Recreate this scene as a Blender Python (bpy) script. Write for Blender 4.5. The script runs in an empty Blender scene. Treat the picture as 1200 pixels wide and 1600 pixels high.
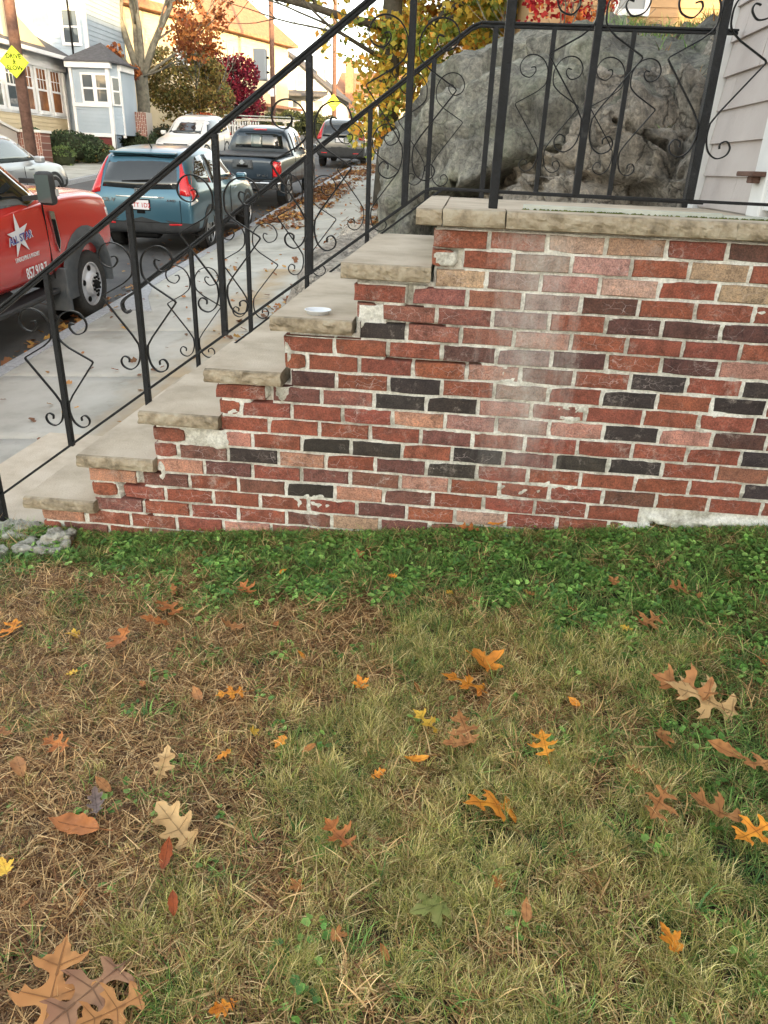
import bpy, bmesh, math, random
import numpy as np
from mathutils import Vector, Matrix, noise, geometry
from mathutils.bvhtree import BVHTree
R = math.radians
random.seed(7)
rng = np.random.default_rng(7)
scene = bpy.context.scene
col = scene.collection

# ------------------------------------------------------------------ camera, sky, sun, exposure
cam_d = bpy.data.cameras.new('camera'); cam = bpy.data.objects.new('camera', cam_d); col.objects.link(cam)
scene.camera = cam
CAM = Vector((0.13589, -2.7505, 1.45985))
YAW, PITCH, ROLL = R(4.569), R(25.204), R(2.4865)
fw = Vector((-math.sin(YAW)*math.cos(PITCH), math.cos(YAW)*math.cos(PITCH), -math.sin(PITCH)))
rt = Vector((math.cos(YAW), math.sin(YAW), 0)); up = rt.cross(fw)
rt2 = rt*math.cos(ROLL) + up*math.sin(ROLL); up2 = -rt*math.sin(ROLL) + up*math.cos(ROLL)
cam.matrix_world = Matrix(((rt2.x, up2.x, -fw.x, CAM.x), (rt2.y, up2.y, -fw.y, CAM.y), (rt2.z, up2.z, -fw.z, CAM.z), (0, 0, 0, 1)))
cam_d.sensor_fit = 'VERTICAL'; cam_d.sensor_height = 36.0; cam_d.lens = 1150.62/1600*36
cam_d.clip_start = 0.05; cam_d.clip_end = 3000

SUN_AZ, SUN_EL = 150.0, 6.5        # azimuth from +Y towards +X
w = bpy.data.worlds.new("World"); scene.world = w; w.use_nodes = True
wt = w.node_tree; bg = wt.nodes['Background']
sky = wt.nodes.new('ShaderNodeTexSky'); sky.sky_type = 'NISHITA'; sky.sun_disc = False
sky.sun_elevation = R(SUN_EL); sky.sun_rotation = R(SUN_AZ); sky.dust_density = 2.0; sky.air_density = 1.0
hs = wt.nodes.new('ShaderNodeHueSaturation'); hs.inputs['Saturation'].default_value = 0.42
wt.links.new(sky.outputs[0], hs.inputs['Color']); tn_ = wt.nodes.new('ShaderNodeMix'); tn_.data_type = 'RGBA'; tn_.blend_type = 'MULTIPLY'; tn_.inputs[0].default_value = 1; tn_.inputs[7].default_value = (1.04, 1.0, .93, 1); wt.links.new(hs.outputs[0], tn_.inputs[6]); wt.links.new(tn_.outputs[2], bg.inputs[0]); bg.inputs[1].default_value = 0.15
sd = bpy.data.lights.new('sun', 'SUN'); sd.energy = 2.0; sd.angle = R(0.5); sd.color = (1.0, 0.68, 0.32)
sun = bpy.data.objects.new('sun', sd); col.objects.link(sun)
sdir = Vector((math.sin(R(SUN_AZ))*math.cos(R(SUN_EL)), math.cos(R(SUN_AZ))*math.cos(R(SUN_EL)), math.sin(R(SUN_EL))))
sun.rotation_euler = sdir.to_track_quat('Z', 'Y').to_euler()
vs = scene.view_settings; vs.view_transform = 'Standard'; vs.look = 'None'; vs.gamma = 1.0; vs.exposure = 3.0
scene.render.engine = 'CYCLES'
cy = scene.cycles; cy.max_bounces = 6; cy.diffuse_bounces = 2; cy.glossy_bounces = 2; cy.transmission_bounces = 2; cy.transparent_max_bounces = 2; cy.caustics_reflective = False; cy.caustics_refractive = False

# ------------------------------------------------------------------ materials
def nt(m): return m.node_tree.nodes, m.node_tree.links
def newmat(name):
    m = bpy.data.materials.new(name); m.use_nodes = True
    return m, m.node_tree.nodes['Principled BSDF']
def ramp(N, pts):
    r = N.new('ShaderNodeValToRGB'); e = r.color_ramp.elements
    while len(e) < len(pts): e.new(0.5)
    for k, (p, c) in zip(e, pts): k.position = p; k.color = (*c, 1) if len(c) == 3 else c
    return r
def tex(N, L, kind, scale, coord, detail=4, rough=0.6, dist=0.0):
    t = N.new('ShaderNodeTexNoise' if kind == 'n' else 'ShaderNodeTexVoronoi')
    t.inputs['Scale'].default_value = scale
    if kind == 'n':
        t.inputs['Detail'].default_value = detail; t.inputs['Roughness'].default_value = rough; t.inputs['Distortion'].default_value = dist
    L.new(coord, t.inputs['Vector']); return t
def pmat(name, c1, c2=None, scale=6.0, rough=0.7, bump=0.0, bscale=40.0, metal=0.0, coat=0.0, coord='world', c3=None, detail=6, spec=0.5, lo=.35, hi=.65):
    m, b = newmat(name); N, L = nt(m)
    if coord == 'world': co = N.new('ShaderNodeNewGeometry').outputs['Position']
    else: co = N.new('ShaderNodeTexCoord').outputs['Object']
    b.inputs['Roughness'].default_value = rough; b.inputs['Metallic'].default_value = metal
    b.inputs['Coat Weight'].default_value = coat; b.inputs['Specular IOR Level'].default_value = spec
    if c2 is None: b.inputs['Base Color'].default_value = (*c1, 1)
    else:
        t = tex(N, L, 'n', scale, co, detail)
        r = ramp(N, [(lo, c1), (hi, c2)] if c3 is None else [(lo, c1), ((lo+hi)/2, c2), (hi, c3)])
        L.new(t.outputs['Fac'], r.inputs[0]); L.new(r.outputs[0], b.inputs['Base Color'])
    if bump > 0:
        t2 = tex(N, L, 'n', bscale, co, 8, .65); bp = N.new('ShaderNodeBump'); bp.inputs['Strength'].default_value = bump; bp.inputs['Distance'].default_value = .01
        L.new(t2.outputs['Fac'], bp.inputs['Height']); L.new(bp.outputs[0], b.inputs['Normal'])
    return m
def math_(N, L, op, a, b=None, clamp=False):
    n = N.new('ShaderNodeMath'); n.operation = op; n.use_clamp = clamp
    for i, v in enumerate((a, b)):
        if v is None: continue
        if isinstance(v, (int, float)): n.inputs[i].default_value = v
        else: L.new(v, n.inputs[i])
    return n.outputs[0]
def mix(N, L, f, a, b, mode='MIX'):
    n = N.new('ShaderNodeMix'); n.data_type = 'RGBA'; n.blend_type = mode
    if isinstance(f, (int, float)): n.inputs[0].default_value = f
    else: L.new(f, n.inputs[0])
    for i, v in ((6, a), (7, b)):
        if isinstance(v, tuple): n.inputs[i].default_value = (*v, 1)
        else: L.new(v, n.inputs[i])
    return n.outputs[2]

def brick_material():
    m, b = newmat('brick_face'); N, L = nt(m)
    pos = N.new('ShaderNodeNewGeometry').outputs['Position']
    oi = N.new('ShaderNodeObjectInfo')
    base = oi.outputs['Color']
    n1 = tex(N, L, 'n', 16, pos, 9, .8); r1 = ramp(N, [(.32, (.38, .36, .36)), (.5, (1, 1, 1)), (.68, (1.45, 1.32, 1.22))]); L.new(n1.outputs['Fac'], r1.inputs[0])
    c = mix(N, L, 1.0, base, r1.outputs[0], 'MULTIPLY')
    n2 = tex(N, L, 'n', 190, pos, 3, .7); r2 = ramp(N, [(.36, (.5, .5, .5)), (.5, (1, 1, 1)), (.68, (1.45, 1.4, 1.35))]); L.new(n2.outputs['Fac'], r2.inputs[0])
    c = mix(N, L, .8, c, r2.outputs[0], 'MULTIPLY')
    # pale blooms of salt, random by place
    n3 = tex(N, L, 'n', 7, pos, 12, .85); m3 = math_(N, L, 'MULTIPLY', math_(N, L, 'SUBTRACT', n3.outputs['Fac'], .545, True), 6.5, True)
    c = mix(N, L, math_(N, L, 'MULTIPLY', m3, .8), c, (.52, .45, .41))
    # thin white crackle veins
    nd = tex(N, L, 'n', 14, pos, 3, .6)
    vm = N.new('ShaderNodeVectorMath'); vm.operation = 'MULTIPLY_ADD'; L.new(nd.outputs['Color'], vm.inputs[0]); vm.inputs[1].default_value = (.06, .06, .06); L.new(pos, vm.inputs[2])
    mp = N.new('ShaderNodeMapping'); mp.inputs['Scale'].default_value = (1, 1, 1.9); L.new(vm.outputs[0], mp.inputs[0])
    vo = tex(N, L, 'v', 17, mp.outputs[0]); vo.feature = 'DISTANCE_TO_EDGE'
    line = math_(N, L, 'MULTIPLY', math_(N, L, 'SUBTRACT', .022, vo.outputs['Distance'], True), 75, True)
    tc = N.new('ShaderNodeTexCoord'); sp = N.new('ShaderNodeSeparateXYZ'); L.new(tc.outputs['Object'], sp.inputs[0])
    # vein mostly along a brick's middle
    zz = math_(N, L, 'ABSOLUTE', sp.outputs['Z']); inn = math_(N, L, 'MULTIPLY', math_(N, L, 'SUBTRACT', .026, zz, True), 90, True)
    nm = tex(N, L, 'n', 3.3, pos, 3, .6); vmk = math_(N, L, 'MULTIPLY', math_(N, L, 'SUBTRACT', nm.outputs['Fac'], .44, True), 9, True)
    px = N.new('ShaderNodeSeparateXYZ'); L.new(pos, px.inputs[0])
    left = math_(N, L, 'MULTIPLY', math_(N, L, 'SUBTRACT', 1.6, px.outputs['X'], True), .9, True)
    line = math_(N, L, 'MULTIPLY', math_(N, L, 'MULTIPLY', line, inn), math_(N, L, 'MULTIPLY', vmk, left))
    rz = math_(N, L, 'GREATER_THAN', oi.outputs['Random'], .4)
    line = math_(N, L, 'MULTIPLY', line, math_(N, L, 'MULTIPLY', rz, .6))
    c = mix(N, L, line, c, (.56, .47, .47))
    # the washed-down streak below the corner post
    st = N.new('ShaderNodeMapping'); st.inputs['Scale'].default_value = (9, 1, 1.3); L.new(pos, st.inputs[0]); ns = tex(N, L, 'n', 1.6, st.outputs[0], 6, .7)
    dx = math_(N, L, 'ABSOLUTE', math_(N, L, 'SUBTRACT', px.outputs['X'], .43))
    nb = math_(N, L, 'MULTIPLY', math_(N, L, 'SUBTRACT', ns.outputs['Fac'], .5), .55)
    a = math_(N, L, 'MULTIPLY', math_(N, L, 'SUBTRACT', math_(N, L, 'ADD', .17, nb), dx, True), 4.5, True)
    zf = math_(N, L, 'MULTIPLY', math_(N, L, 'SUBTRACT', px.outputs['Z'], .22, True), 2.2, True)
    nf_ = tex(N, L, 'n', 45, pos, 8, .8); a = math_(N, L, 'MULTIPLY', a, math_(N, L, 'MULTIPLY', math_(N, L, 'SUBTRACT', nf_.outputs['Fac'], .22, True), 2.4, True)); a = math_(N, L, 'MULTIPLY', math_(N, L, 'MULTIPLY', a, zf), .88)
    c = mix(N, L, a, c, (.50, .48, .46))
    L.new(c, b.inputs['Base Color']); b.inputs['Roughness'].default_value = .85
    bp = N.new('ShaderNodeBump'); bp.inputs['Strength'].default_value = .7; bp.inputs['Distance'].default_value = .004
    nb2 = tex(N, L, 'n', 120, pos, 8, .7); L.new(nb2.outputs['Fac'], bp.inputs['Height']); L.new(bp.outputs[0], b.inputs['Normal'])
    return m
def mortar_material():
    m, b = newmat('mortar'); N, L = nt(m)
    pos = N.new('ShaderNodeNewGeometry').outputs['Position']
    n1 = tex(N, L, 'n', 5, pos, 8, .75)
    r = ramp(N, [(.30, (.20, .19, .16)), (.40, (.42, .41, .36)), (.49, (.68, .68, .63)), (.60, (.80, .81, .77))]); L.new(n1.outputs['Fac'], r.inputs[0])
    n2 = tex(N, L, 'n', 90, pos, 6, .7); r2 = ramp(N, [(.3, (.55, .55, .55)), (.6, (1.1, 1.1, 1.1))]); L.new(n2.outputs['Fac'], r2.inputs[0])
    L.new(mix(N, L, .8, r.outputs[0], r2.outputs[0], 'MULTIPLY'), b.inputs['Base Color']); b.inputs['Roughness'].default_value = .95
    bp = N.new('ShaderNodeBump'); bp.inputs['Strength'].default_value = .8; bp.inputs['Distance'].default_value = .005
    L.new(n2.outputs['Fac'], bp.inputs['Height']); L.new(bp.outputs[0], b.inputs['Normal'])
    return m
def attr_mat(name, rough=.6, trans=.0, bright=1.0, rnd=.35, spec=.3):
    """colour comes from the mesh attribute Col (each blade or leaf its own), varied per instance"""
    m, b = newmat(name); N, L = nt(m)
    at = N.new('ShaderNodeAttribute'); at.attribute_name = 'Col'
    oi = N.new('ShaderNodeObjectInfo')
    v = math_(N, L, 'ADD', math_(N, L, 'MULTIPLY', oi.outputs['Random'], rnd), 1 - rnd/2)
    v = math_(N, L, 'MULTIPLY', v, bright)
    cb = N.new('ShaderNodeCombineColor'); [L.new(v, cb.inputs[i]) for i in range(3)]
    c = mix(N, L, 1.0, at.outputs['Color'], cb.outputs[0], 'MULTIPLY')
    L.new(c, b.inputs['Base Color']); b.inputs['Roughness'].default_value = rough; b.inputs['Specular IOR Level'].default_value = spec
    if trans > 0:
        tr = N.new('ShaderNodeBsdfTranslucent'); L.new(c, tr.inputs[0]); ms = N.new('ShaderNodeMixShader'); ms.inputs[0].default_value = trans
        L.new(b.outputs[0], ms.inputs[1]); L.new(tr.outputs[0], ms.inputs[2]); L.new(ms.outputs[0], N['Material Output'].inputs[0])
    return m
def rock_material(name, cA, cB, cC, green=0.0, dark=1.0):
    m, b = newmat(name); N, L = nt(m)
    pos = N.new('ShaderNodeNewGeometry').outputs['Position']
    n1 = tex(N, L, 'n', 1.6, pos, 10, .72); r = ramp(N, [(.32, cA), (.5, cB), (.68, cC)]); L.new(n1.outputs['Fac'], r.inputs[0])
    n2 = tex(N, L, 'n', 22, pos, 10, .8, .4); r2 = ramp(N, [(.36, (.30, .30, .30)), (.5, (1, 1, 1)), (.64, (1.7, 1.66, 1.58))]); L.new(n2.outputs['Fac'], r2.inputs[0])
    c = mix(N, L, .9, r.outputs[0], r2.outputs[0], 'MULTIPLY')
    ng = tex(N, L, 'n', 3.2, pos, 6, .7); g = math_(N, L, 'MULTIPLY', math_(N, L, 'SUBTRACT', ng.outputs['Fac'], .46, True), 4*green, True)
    c = mix(N, L, g, c, (.22, .27, .16))
    vd = tex(N, L, 'n', 2.4, pos, 5, .6)
    vm = N.new('ShaderNodeVectorMath'); vm.operation = 'MULTIPLY_ADD'; L.new(vd.outputs['Color'], vm.inputs[0]); vm.inputs[1].default_value = (.5, .5, .5); L.new(pos, vm.inputs[2])
    vo = tex(N, L, 'v', 2.6, vm.outputs[0]); vo.feature = 'DISTANCE_TO_EDGE'
    ck = math_(N, L, 'MULTIPLY', math_(N, L, 'SUBTRACT', .03, vo.outputs['Distance'], True), 28*dark, True)
    c = mix(N, L, ck, c, (.045, .042, .04))
    smp = N.new('ShaderNodeMapping'); smp.inputs['Scale'].default_value = (5, 5, .8); smp.inputs['Rotation'].default_value = (0, R(18), 0); L.new(pos, smp.inputs[0]); nsx = tex(N, L, 'n', 1.3, smp.outputs[0], 9, .75)
    rs2 = ramp(N, [(.35, (.50, .49, .47)), (.52, (1, 1, 1)), (.7, (1.35, 1.3, 1.22))]); L.new(nsx.outputs['Fac'], rs2.inputs[0]); c = mix(N, L, .85, c, rs2.outputs[0], 'MULTIPLY')
    L.new(c, b.inputs['Base Color']); b.inputs['Roughness'].default_value = .92
    bp = N.new('ShaderNodeBump'); bp.inputs['Strength'].default_value = 1.0; bp.inputs['Distance'].default_value = .06
    nb = tex(N, L, 'n', 9, pos, 12, .75); h = math_(N, L, 'SUBTRACT', nb.outputs['Fac'], math_(N, L, 'MULTIPLY', ck, .6)); L.new(h, bp.inputs['Height']); L.new(bp.outputs[0], b.inputs['Normal'])
    return m
def paint(name, c, rough=.28, metal=.0, coat=.7):
    m, b = newmat(name); N, L = nt(m); b.inputs['Metallic'].default_value = metal; b.inputs['Coat Weight'].default_value = coat; b.inputs['Coat Roughness'].default_value = .06
    b.inputs['Roughness'].default_value = rough
    pos = N.new('ShaderNodeNewGeometry').outputs['Position']; n = tex(N, L, 'n', 2.2, pos, 5, .7)
    d = math_(N, L, 'MULTIPLY', math_(N, L, 'SUBTRACT', n.outputs['Fac'], .45, True), .9, True)
    L.new(mix(N, L, d, c, tuple(x*.75+.03 for x in c)), b.inputs['Base Color']); return m
def glassmat(name, c, rough=.04):
    m, b = newmat(name); b.inputs['Base Color'].default_value = (*c, 1); b.inputs['Roughness'].default_value = rough; b.inputs['Specular IOR Level'].default_value = .9
    b.inputs['Coat Weight'].default_value = .6; b.inputs['Coat Roughness'].default_value = .02; return m

M = {}
M['brick'] = brick_material(); M['mortar'] = mortar_material()
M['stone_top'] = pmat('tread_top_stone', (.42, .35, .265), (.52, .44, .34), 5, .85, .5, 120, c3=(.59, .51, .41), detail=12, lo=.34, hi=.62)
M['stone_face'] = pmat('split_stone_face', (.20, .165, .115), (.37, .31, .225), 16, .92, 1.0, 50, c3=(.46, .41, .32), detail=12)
M['iron'] = pmat('painted_iron', (.005, .006, .008), (.010, .012, .016), 30, .42, .5, 160, spec=.3, c3=(.05, .05, .05), lo=.42, hi=.85)
M['asphalt'] = pmat('asphalt', (.065, .065, .067), (.125, .122, .12), 1.2, .8, .5, 120, detail=10)
M['granite'] = pmat('granite_kerb', (.30, .31, .33), (.46, .47, .49), 30, .8, .4, 120)
M['concrete'] = pmat('pavement_concrete', (.33, .32, .28), (.46, .455, .41), 1.4, .9, .4, 140, c3=(.53, .525, .48), detail=12)
def stained(m):
    N, L = nt(m); b = N['Principled BSDF']; src = b.inputs['Base Color'].links[0].from_socket; pos = N.new('ShaderNodeNewGeometry').outputs['Position']; sp = N.new('ShaderNodeSeparateXYZ'); L.new(pos, sp.inputs[0])
    n = tex(N, L, 'n', 2.2, pos, 5, .6); d = math_(N, L, 'ABSOLUTE', math_(N, L, 'ADD', math_(N, L, 'ADD', sp.outputs['X'], 2.35), math_(N, L, 'MULTIPLY', sp.outputs['Y'], .02))); e = math_(N, L, 'SUBTRACT', math_(N, L, 'MULTIPLY', n.outputs['Fac'], .75), d, True)
    f = math_(N, L, 'MULTIPLY', math_(N, L, 'MULTIPLY', e, 3, True), math_(N, L, 'LESS_THAN', sp.outputs['Y'], 9)); c = mix(N, L, math_(N, L, 'MULTIPLY', f, .75), src, (.40, .29, .16))
    n2 = tex(N, L, 'n', 3.0, pos, 9, .75); k = math_(N, L, 'MULTIPLY', math_(N, L, 'SUBTRACT', n2.outputs['Fac'], .56, True), 3.0, True); c = mix(N, L, k, c, (.24, .21, .17)); L.new(c, b.inputs['Base Color'])
stained(M['concrete'])
M['rust_conc'] = pmat('stained_concrete', (.42, .34, .22), (.50, .44, .33), 3, .9, .3, 140)
M['soil'] = pmat('soil', (.02, .014, .009), (.055, .038, .022), 12, 1.0, .8, 40)
M['yard'] = pmat('yard_ground', (.10, .07, .035), (.13, .13, .05), 3, 1.0, .8, 20, c3=(.07, .09, .03))
M['rockA'] = rock_material('lichened_rock', (.10, .098, .088), (.25, .245, .215), (.43, .42, .37), .5, .35)
M['rockB'] = rock_material('rough_ledge_rock', (.14, .13, .112), (.41, .37, .32), (.66, .60, .52), .05, .6)
M['rockC'] = pmat('rubble_stone', (.17, .17, .13), (.38, .37, .32), 30, .95, 1.0, 60, c3=(.50, .49, .43))
M['white'] = pmat('white_trim_paint', (.66, .67, .68), (.76, .77, .78), 3, .5)
M['shingle'] = pmat('grey_pink_shingle', (.42, .375, .365), (.50, .455, .44), 2.4, .75, .25, 60)
M['bluesiding'] = pmat('pale_blue_siding', (.30, .37, .44), (.36, .43, .50), 1.0, .6)
M['creamsiding'] = pmat('cream_siding', (.52, .43, .27), (.60, .50, .33), 1.0, .6)
M['whitesiding'] = pmat('white_siding', (.62, .60, .56), (.70, .68, .64), 1.0, .6)
M['tansiding'] = pmat('tan_clapboard', (.34, .21, .10), (.42, .27, .14), 1.5, .7)
M['roofdark'] = pmat('dark_roof_shingle', (.06, .06, .065), (.10, .10, .11), 8, .9, .4, 30)
M['roofred'] = pmat('red_brown_roof', (.26, .12, .07), (.36, .18, .10), 6, .9, .4, 30)
M['maroon'] = pmat('maroon_panel', (.16, .03, .03), (.20, .045, .04), 3, .6)
def far_brick():
    m, b = newmat('far_red_brick'); N, L = nt(m); pos = N.new('ShaderNodeNewGeometry').outputs['Position']; mp = N.new('ShaderNodeMapping'); mp.inputs['Rotation'].default_value = (R(90), 0, R(90)); L.new(pos, mp.inputs[0])
    t = N.new('ShaderNodeTexBrick'); L.new(mp.outputs[0], t.inputs[0]); t.inputs['Scale'].default_value = 1.0; t.inputs['Brick Width'].default_value = .21; t.inputs['Row Height'].default_value = .075; t.inputs['Mortar Size'].default_value = .008
    for k, c in (('Color1', (.26, .10, .07)), ('Color2', (.16, .07, .055)), ('Mortar', (.42, .38, .34))): t.inputs[k].default_value = (*c, 1)
    L.new(t.outputs[0], b.inputs['Base Color']); b.inputs['Roughness'].default_value = .9; return m
M['redbrick'] = far_brick()
M['shadebrown'] = pmat('window_glass_brownish', (.14, .06, .03), (.30, .13, .05), 1.5, .15)
M['pane'] = glassmat('window_pane', (.06, .075, .085))
M['blind'] = pmat('drawn_blind', (.22, .24, .25), (.28, .30, .31), 2, .3)
M['carglass'] = glassmat('car_glass', (.012, .016, .018))
M['carglass2'] = glassmat('car_glass_pale', (.09, .12, .12))
M['tyre'] = pmat('tyre_rubber', (.018, .018, .018), (.035, .034, .033), 30, .85)
M['plastic'] = pmat('black_plastic', (.022, .024, .026), (.035, .037, .04), 10, .6)
M['greyplastic'] = pmat('grey_plastic', (.06, .07, .08), (.09, .10, .11), 10, .6)
M['chrome'] = pmat('bright_metal', (.55, .55, .56), None, rough=.22, metal=1.0)
M['rim'] = pmat('alloy_rim', (.38, .39, .40), (.46, .47, .48), 8, .35, metal=.7)
M['steelwheel'] = pmat('steel_wheel', (.48, .49, .52), (.60, .61, .64), 8, .45, metal=.3)
M['redlens'] = pmat('red_lamp_lens', (.55, .015, .02), None, rough=.12, coat=.6)
M['clearlens'] = pmat('clear_lamp_lens', (.62, .62, .62), None, rough=.1, coat=.6)
M['teal'] = paint('teal_car_paint', (.055, .145, .205), .3, .5)
M['navy'] = paint('dark_blue_paint', (.028, .045, .065), .3, .3)
M['greycar'] = paint('grey_car_paint', (.14, .145, .14), .3, .4)
M['whitecar'] = paint('white_car_paint', (.66, .66, .64), .3)
M['silvercar'] = paint('silver_car_paint', (.42, .44, .46), .3, .5)
M['redcar'] = paint('red_truck_paint', (.52, .022, .018), .25)
M['wood'] = pmat('brown_pole_wood', (.085, .045, .035), (.15, .085, .065), 9, .9, .6, 30)
M['bark'] = pmat('grey_green_bark', (.10, .095, .075), (.19, .18, .14), 6, .95, .9, 20)
M['darkbark'] = pmat('dark_bark', (.05, .045, .035), (.10, .09, .07), 6, .95, .9, 20)
M['signyel'] = pmat('fluorescent_sign_yellow', (.62, .78, .02), None, rough=.5)
M['black'] = pmat('black_print', (.01, .01, .01), None, rough=.85, spec=.1)
M['whiteprint'] = pmat('white_print', (.75, .75, .78), None, rough=.5)
M['blueprint'] = pmat('blue_print', (.06, .07, .30), None, rough=.5)
M['redprint'] = pmat('red_print', (.5, .03, .04), None, rough=.5)
M['greybox'] = pmat('grey_box_paint', (.17, .20, .23), None, rough=.5)
M['plasticlid'] = pmat('white_plastic', (.74, .78, .84), None, rough=.35)
M['moss'] = pmat('moss', (.07, .10, .015), (.16, .19, .03), 40, 1.0, 1.0, 120)
M['flash'] = pmat('pale_painted_board', (.42, .47, .44), (.58, .62, .58), 6, .7, .2, 60)
M['blade'] = attr_mat('grass_blade', .5, .25, 1.22, .7)
M['cloverm'] = attr_mat('clover_leaf', .45, .25, 1.3, .6)
M['leafdry'] = attr_mat('fallen_leaf', .6, .12, 1.0, 0.0)
M['foliage'] = attr_mat('tree_foliage', .6, .35, 1.0, 0.0)
M['hedge'] = attr_mat('hedge_foliage', .6, .15, 1.0, 0.0)

# ------------------------------------------------------------------ helpers
class MB:
    def __init__(s): s.v = []; s.f = []; s.mi = []
    def add(s, v, f, mi=0):
        o = len(s.v); s.v += [tuple(p) for p in v]; s.f += [tuple(i+o for i in q) for q in f]; s.mi += [mi]*len(f); return s
    def box(s, x0, x1, y0, y1, z0, z1, mi=0, rot=None):
        v = [(x, y, z) for z in (z0, z1) for y in (y0, y1) for x in (x0, x1)]
        if rot is not None: v = [tuple(rot @ Vector(p)) for p in v]
        return s.add(v, [(0, 2, 3, 1), (4, 5, 7, 6), (0, 1, 5, 4), (2, 6, 7, 3), (0, 4, 6, 2), (1, 3, 7, 5)], mi)
    def bar(s, a, b, w, h, upv=(0, 0, 1), mi=0):
        a = Vector(a); b = Vector(b); d = (b-a).normalized(); u = Vector(upv)
        sx = d.cross(u)
        if sx.length < 1e-4: sx = d.cross(Vector((0, 1, 0)))
        sx.normalize(); u = sx.cross(d)
        v = [p + sx*i*w/2 + u*j*h/2 for p in (a, b) for i, j in ((-1, -1), (1, -1), (1, 1), (-1, 1))]
        return s.add(v, [(3, 2, 1, 0), (4, 5, 6, 7)] + [(i, (i+1) % 4, (i+1) % 4+4, i+4) for i in range(4)], mi)
    def tube(s, pts, rad, n=8, mi=0, cap=True):
        pts = [Vector(p) for p in pts]; k = len(pts)
        rr = rad if hasattr(rad, '__len__') else [rad]*k
        v = []; pu = None
        for i, p in enumerate(pts):
            d = (pts[min(i+1, k-1)] - pts[max(i-1, 0)]).normalized()
            if pu is None: pu = d.orthogonal().normalized()
            pu = (pu - d*pu.dot(d)).normalized(); q = d.cross(pu)
            v += [p + (pu*math.cos(2*math.pi*j/n) + q*math.sin(2*math.pi*j/n))*rr[i] for j in range(n)]
        f = [(i*n+j, i*n+(j+1) % n, (i+1)*n+(j+1) % n, (i+1)*n+j) for i in range(k-1) for j in range(n)]
        if cap: f += [tuple(range(n-1, -1, -1)), tuple((k-1)*n+j for j in range(n))]
        return s.add(v, f, mi)
    def ribbon(s, pts, w, t, mi=0):
        """flat bar along a path in an XZ plane: w along Y, t in the plane"""
        pts = [Vector(p) for p in pts]; k = len(pts); v = []
        for i, p in enumerate(pts):
            d = (pts[min(i+1, k-1)] - pts[max(i-1, 0)]).normalized(); nn = Vector((-d.z, 0, d.x))
            v += [p + nn*t/2 + Vector((0, -w/2, 0)), p + nn*t/2 + Vector((0, w/2, 0)), p - nn*t/2 + Vector((0, w/2, 0)), p - nn*t/2 + Vector((0, -w/2, 0))]
        f = [(i*4+j, i*4+(j+1) % 4, (i+1)*4+(j+1) % 4, (i+1)*4+j) for i in range(k-1) for j in range(4)]
        f += [(3, 2, 1, 0), tuple((k-1)*4+j for j in range(4))]
        return s.add(v, f, mi)
    def prism(s, poly, d, mi=0):
        """poly: list of 3D points, extruded by vector d"""
        n = len(poly); d = Vector(d); v = [Vector(p) for p in poly]; v += [p + d for p in v]
        return s.add(v, [tuple(range(n-1, -1, -1)), tuple(range(n, 2*n))] + [(i, (i+1) % n, (i+1) % n+n, i+n) for i in range(n)], mi)
    def disc(s, c, ax, r, n=20, depth=.01, r2=None, mi=0):
        ax = Vector(ax).normalized(); u = ax.orthogonal().normalized(); q = ax.cross(u); c = Vector(c)
        r2 = r if r2 is None else r2
        v = [c + (u*math.cos(2*math.pi*j/n)+q*math.sin(2*math.pi*j/n))*r for j in range(n)] + [c + ax*depth + (u*math.cos(2*math.pi*j/n)+q*math.sin(2*math.pi*j/n))*r2 for j in range(n)]
        return s.add(v, [tuple(range(n-1, -1, -1)), tuple(range(n, 2*n))] + [(i, (i+1) % n, (i+1) % n+n, i+n) for i in range(n)], mi)
    def mesh(s, name, mats, smooth=False):
        me = bpy.data.meshes.new(name); me.from_pydata(s.v, [], s.f)
        for m in (mats if isinstance(mats, (list, tuple)) else [mats]): me.materials.append(m)
        if len(set(s.mi)) > 1: me.polygons.foreach_set('material_index', s.mi)
        if smooth: me.polygons.foreach_set('use_smooth', [True]*len(me.polygons))
        me.update(); return me
    def build(s, name, mats, parent=None, smooth=False, bevel=0, seg=1, loc=None):
        return obj(name, s.mesh(name, mats, smooth), parent, bevel, seg, loc)
def obj(name, me, parent=None, bevel=0, seg=1, loc=None):
    o = bpy.data.objects.new(name, me); col.objects.link(o)
    if parent is not None: o.parent = parent
    if loc is not None: o.location = loc
    if bevel:
        b = o.modifiers.new('b', 'BEVEL'); b.width = bevel; b.segments = seg; b.limit_method = 'ANGLE'; b.angle_limit = R(30)
    return o
def tag(o, label=None, cat=None, group=None, kind=None):
    if label: o['label'] = label
    if cat: o['category'] = cat
    if group: o['group'] = group
    if kind: o['kind'] = kind
    return o
def thing(name, label, cat, loc=(0, 0, 0), group=None, rot=None):
    o = bpy.data.objects.new(name, None); col.objects.link(o); o.location = loc; o.empty_display_size = .1
    if rot: o.rotation_euler = rot
    return tag(o, label, cat, group)
def local(parent, o):                     # geometry written in world coordinates under a moved parent
    o.location = (o.location[0]-parent.location[0], o.location[1]-parent.location[1], o.location[2]-parent.location[2]); return o
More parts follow.
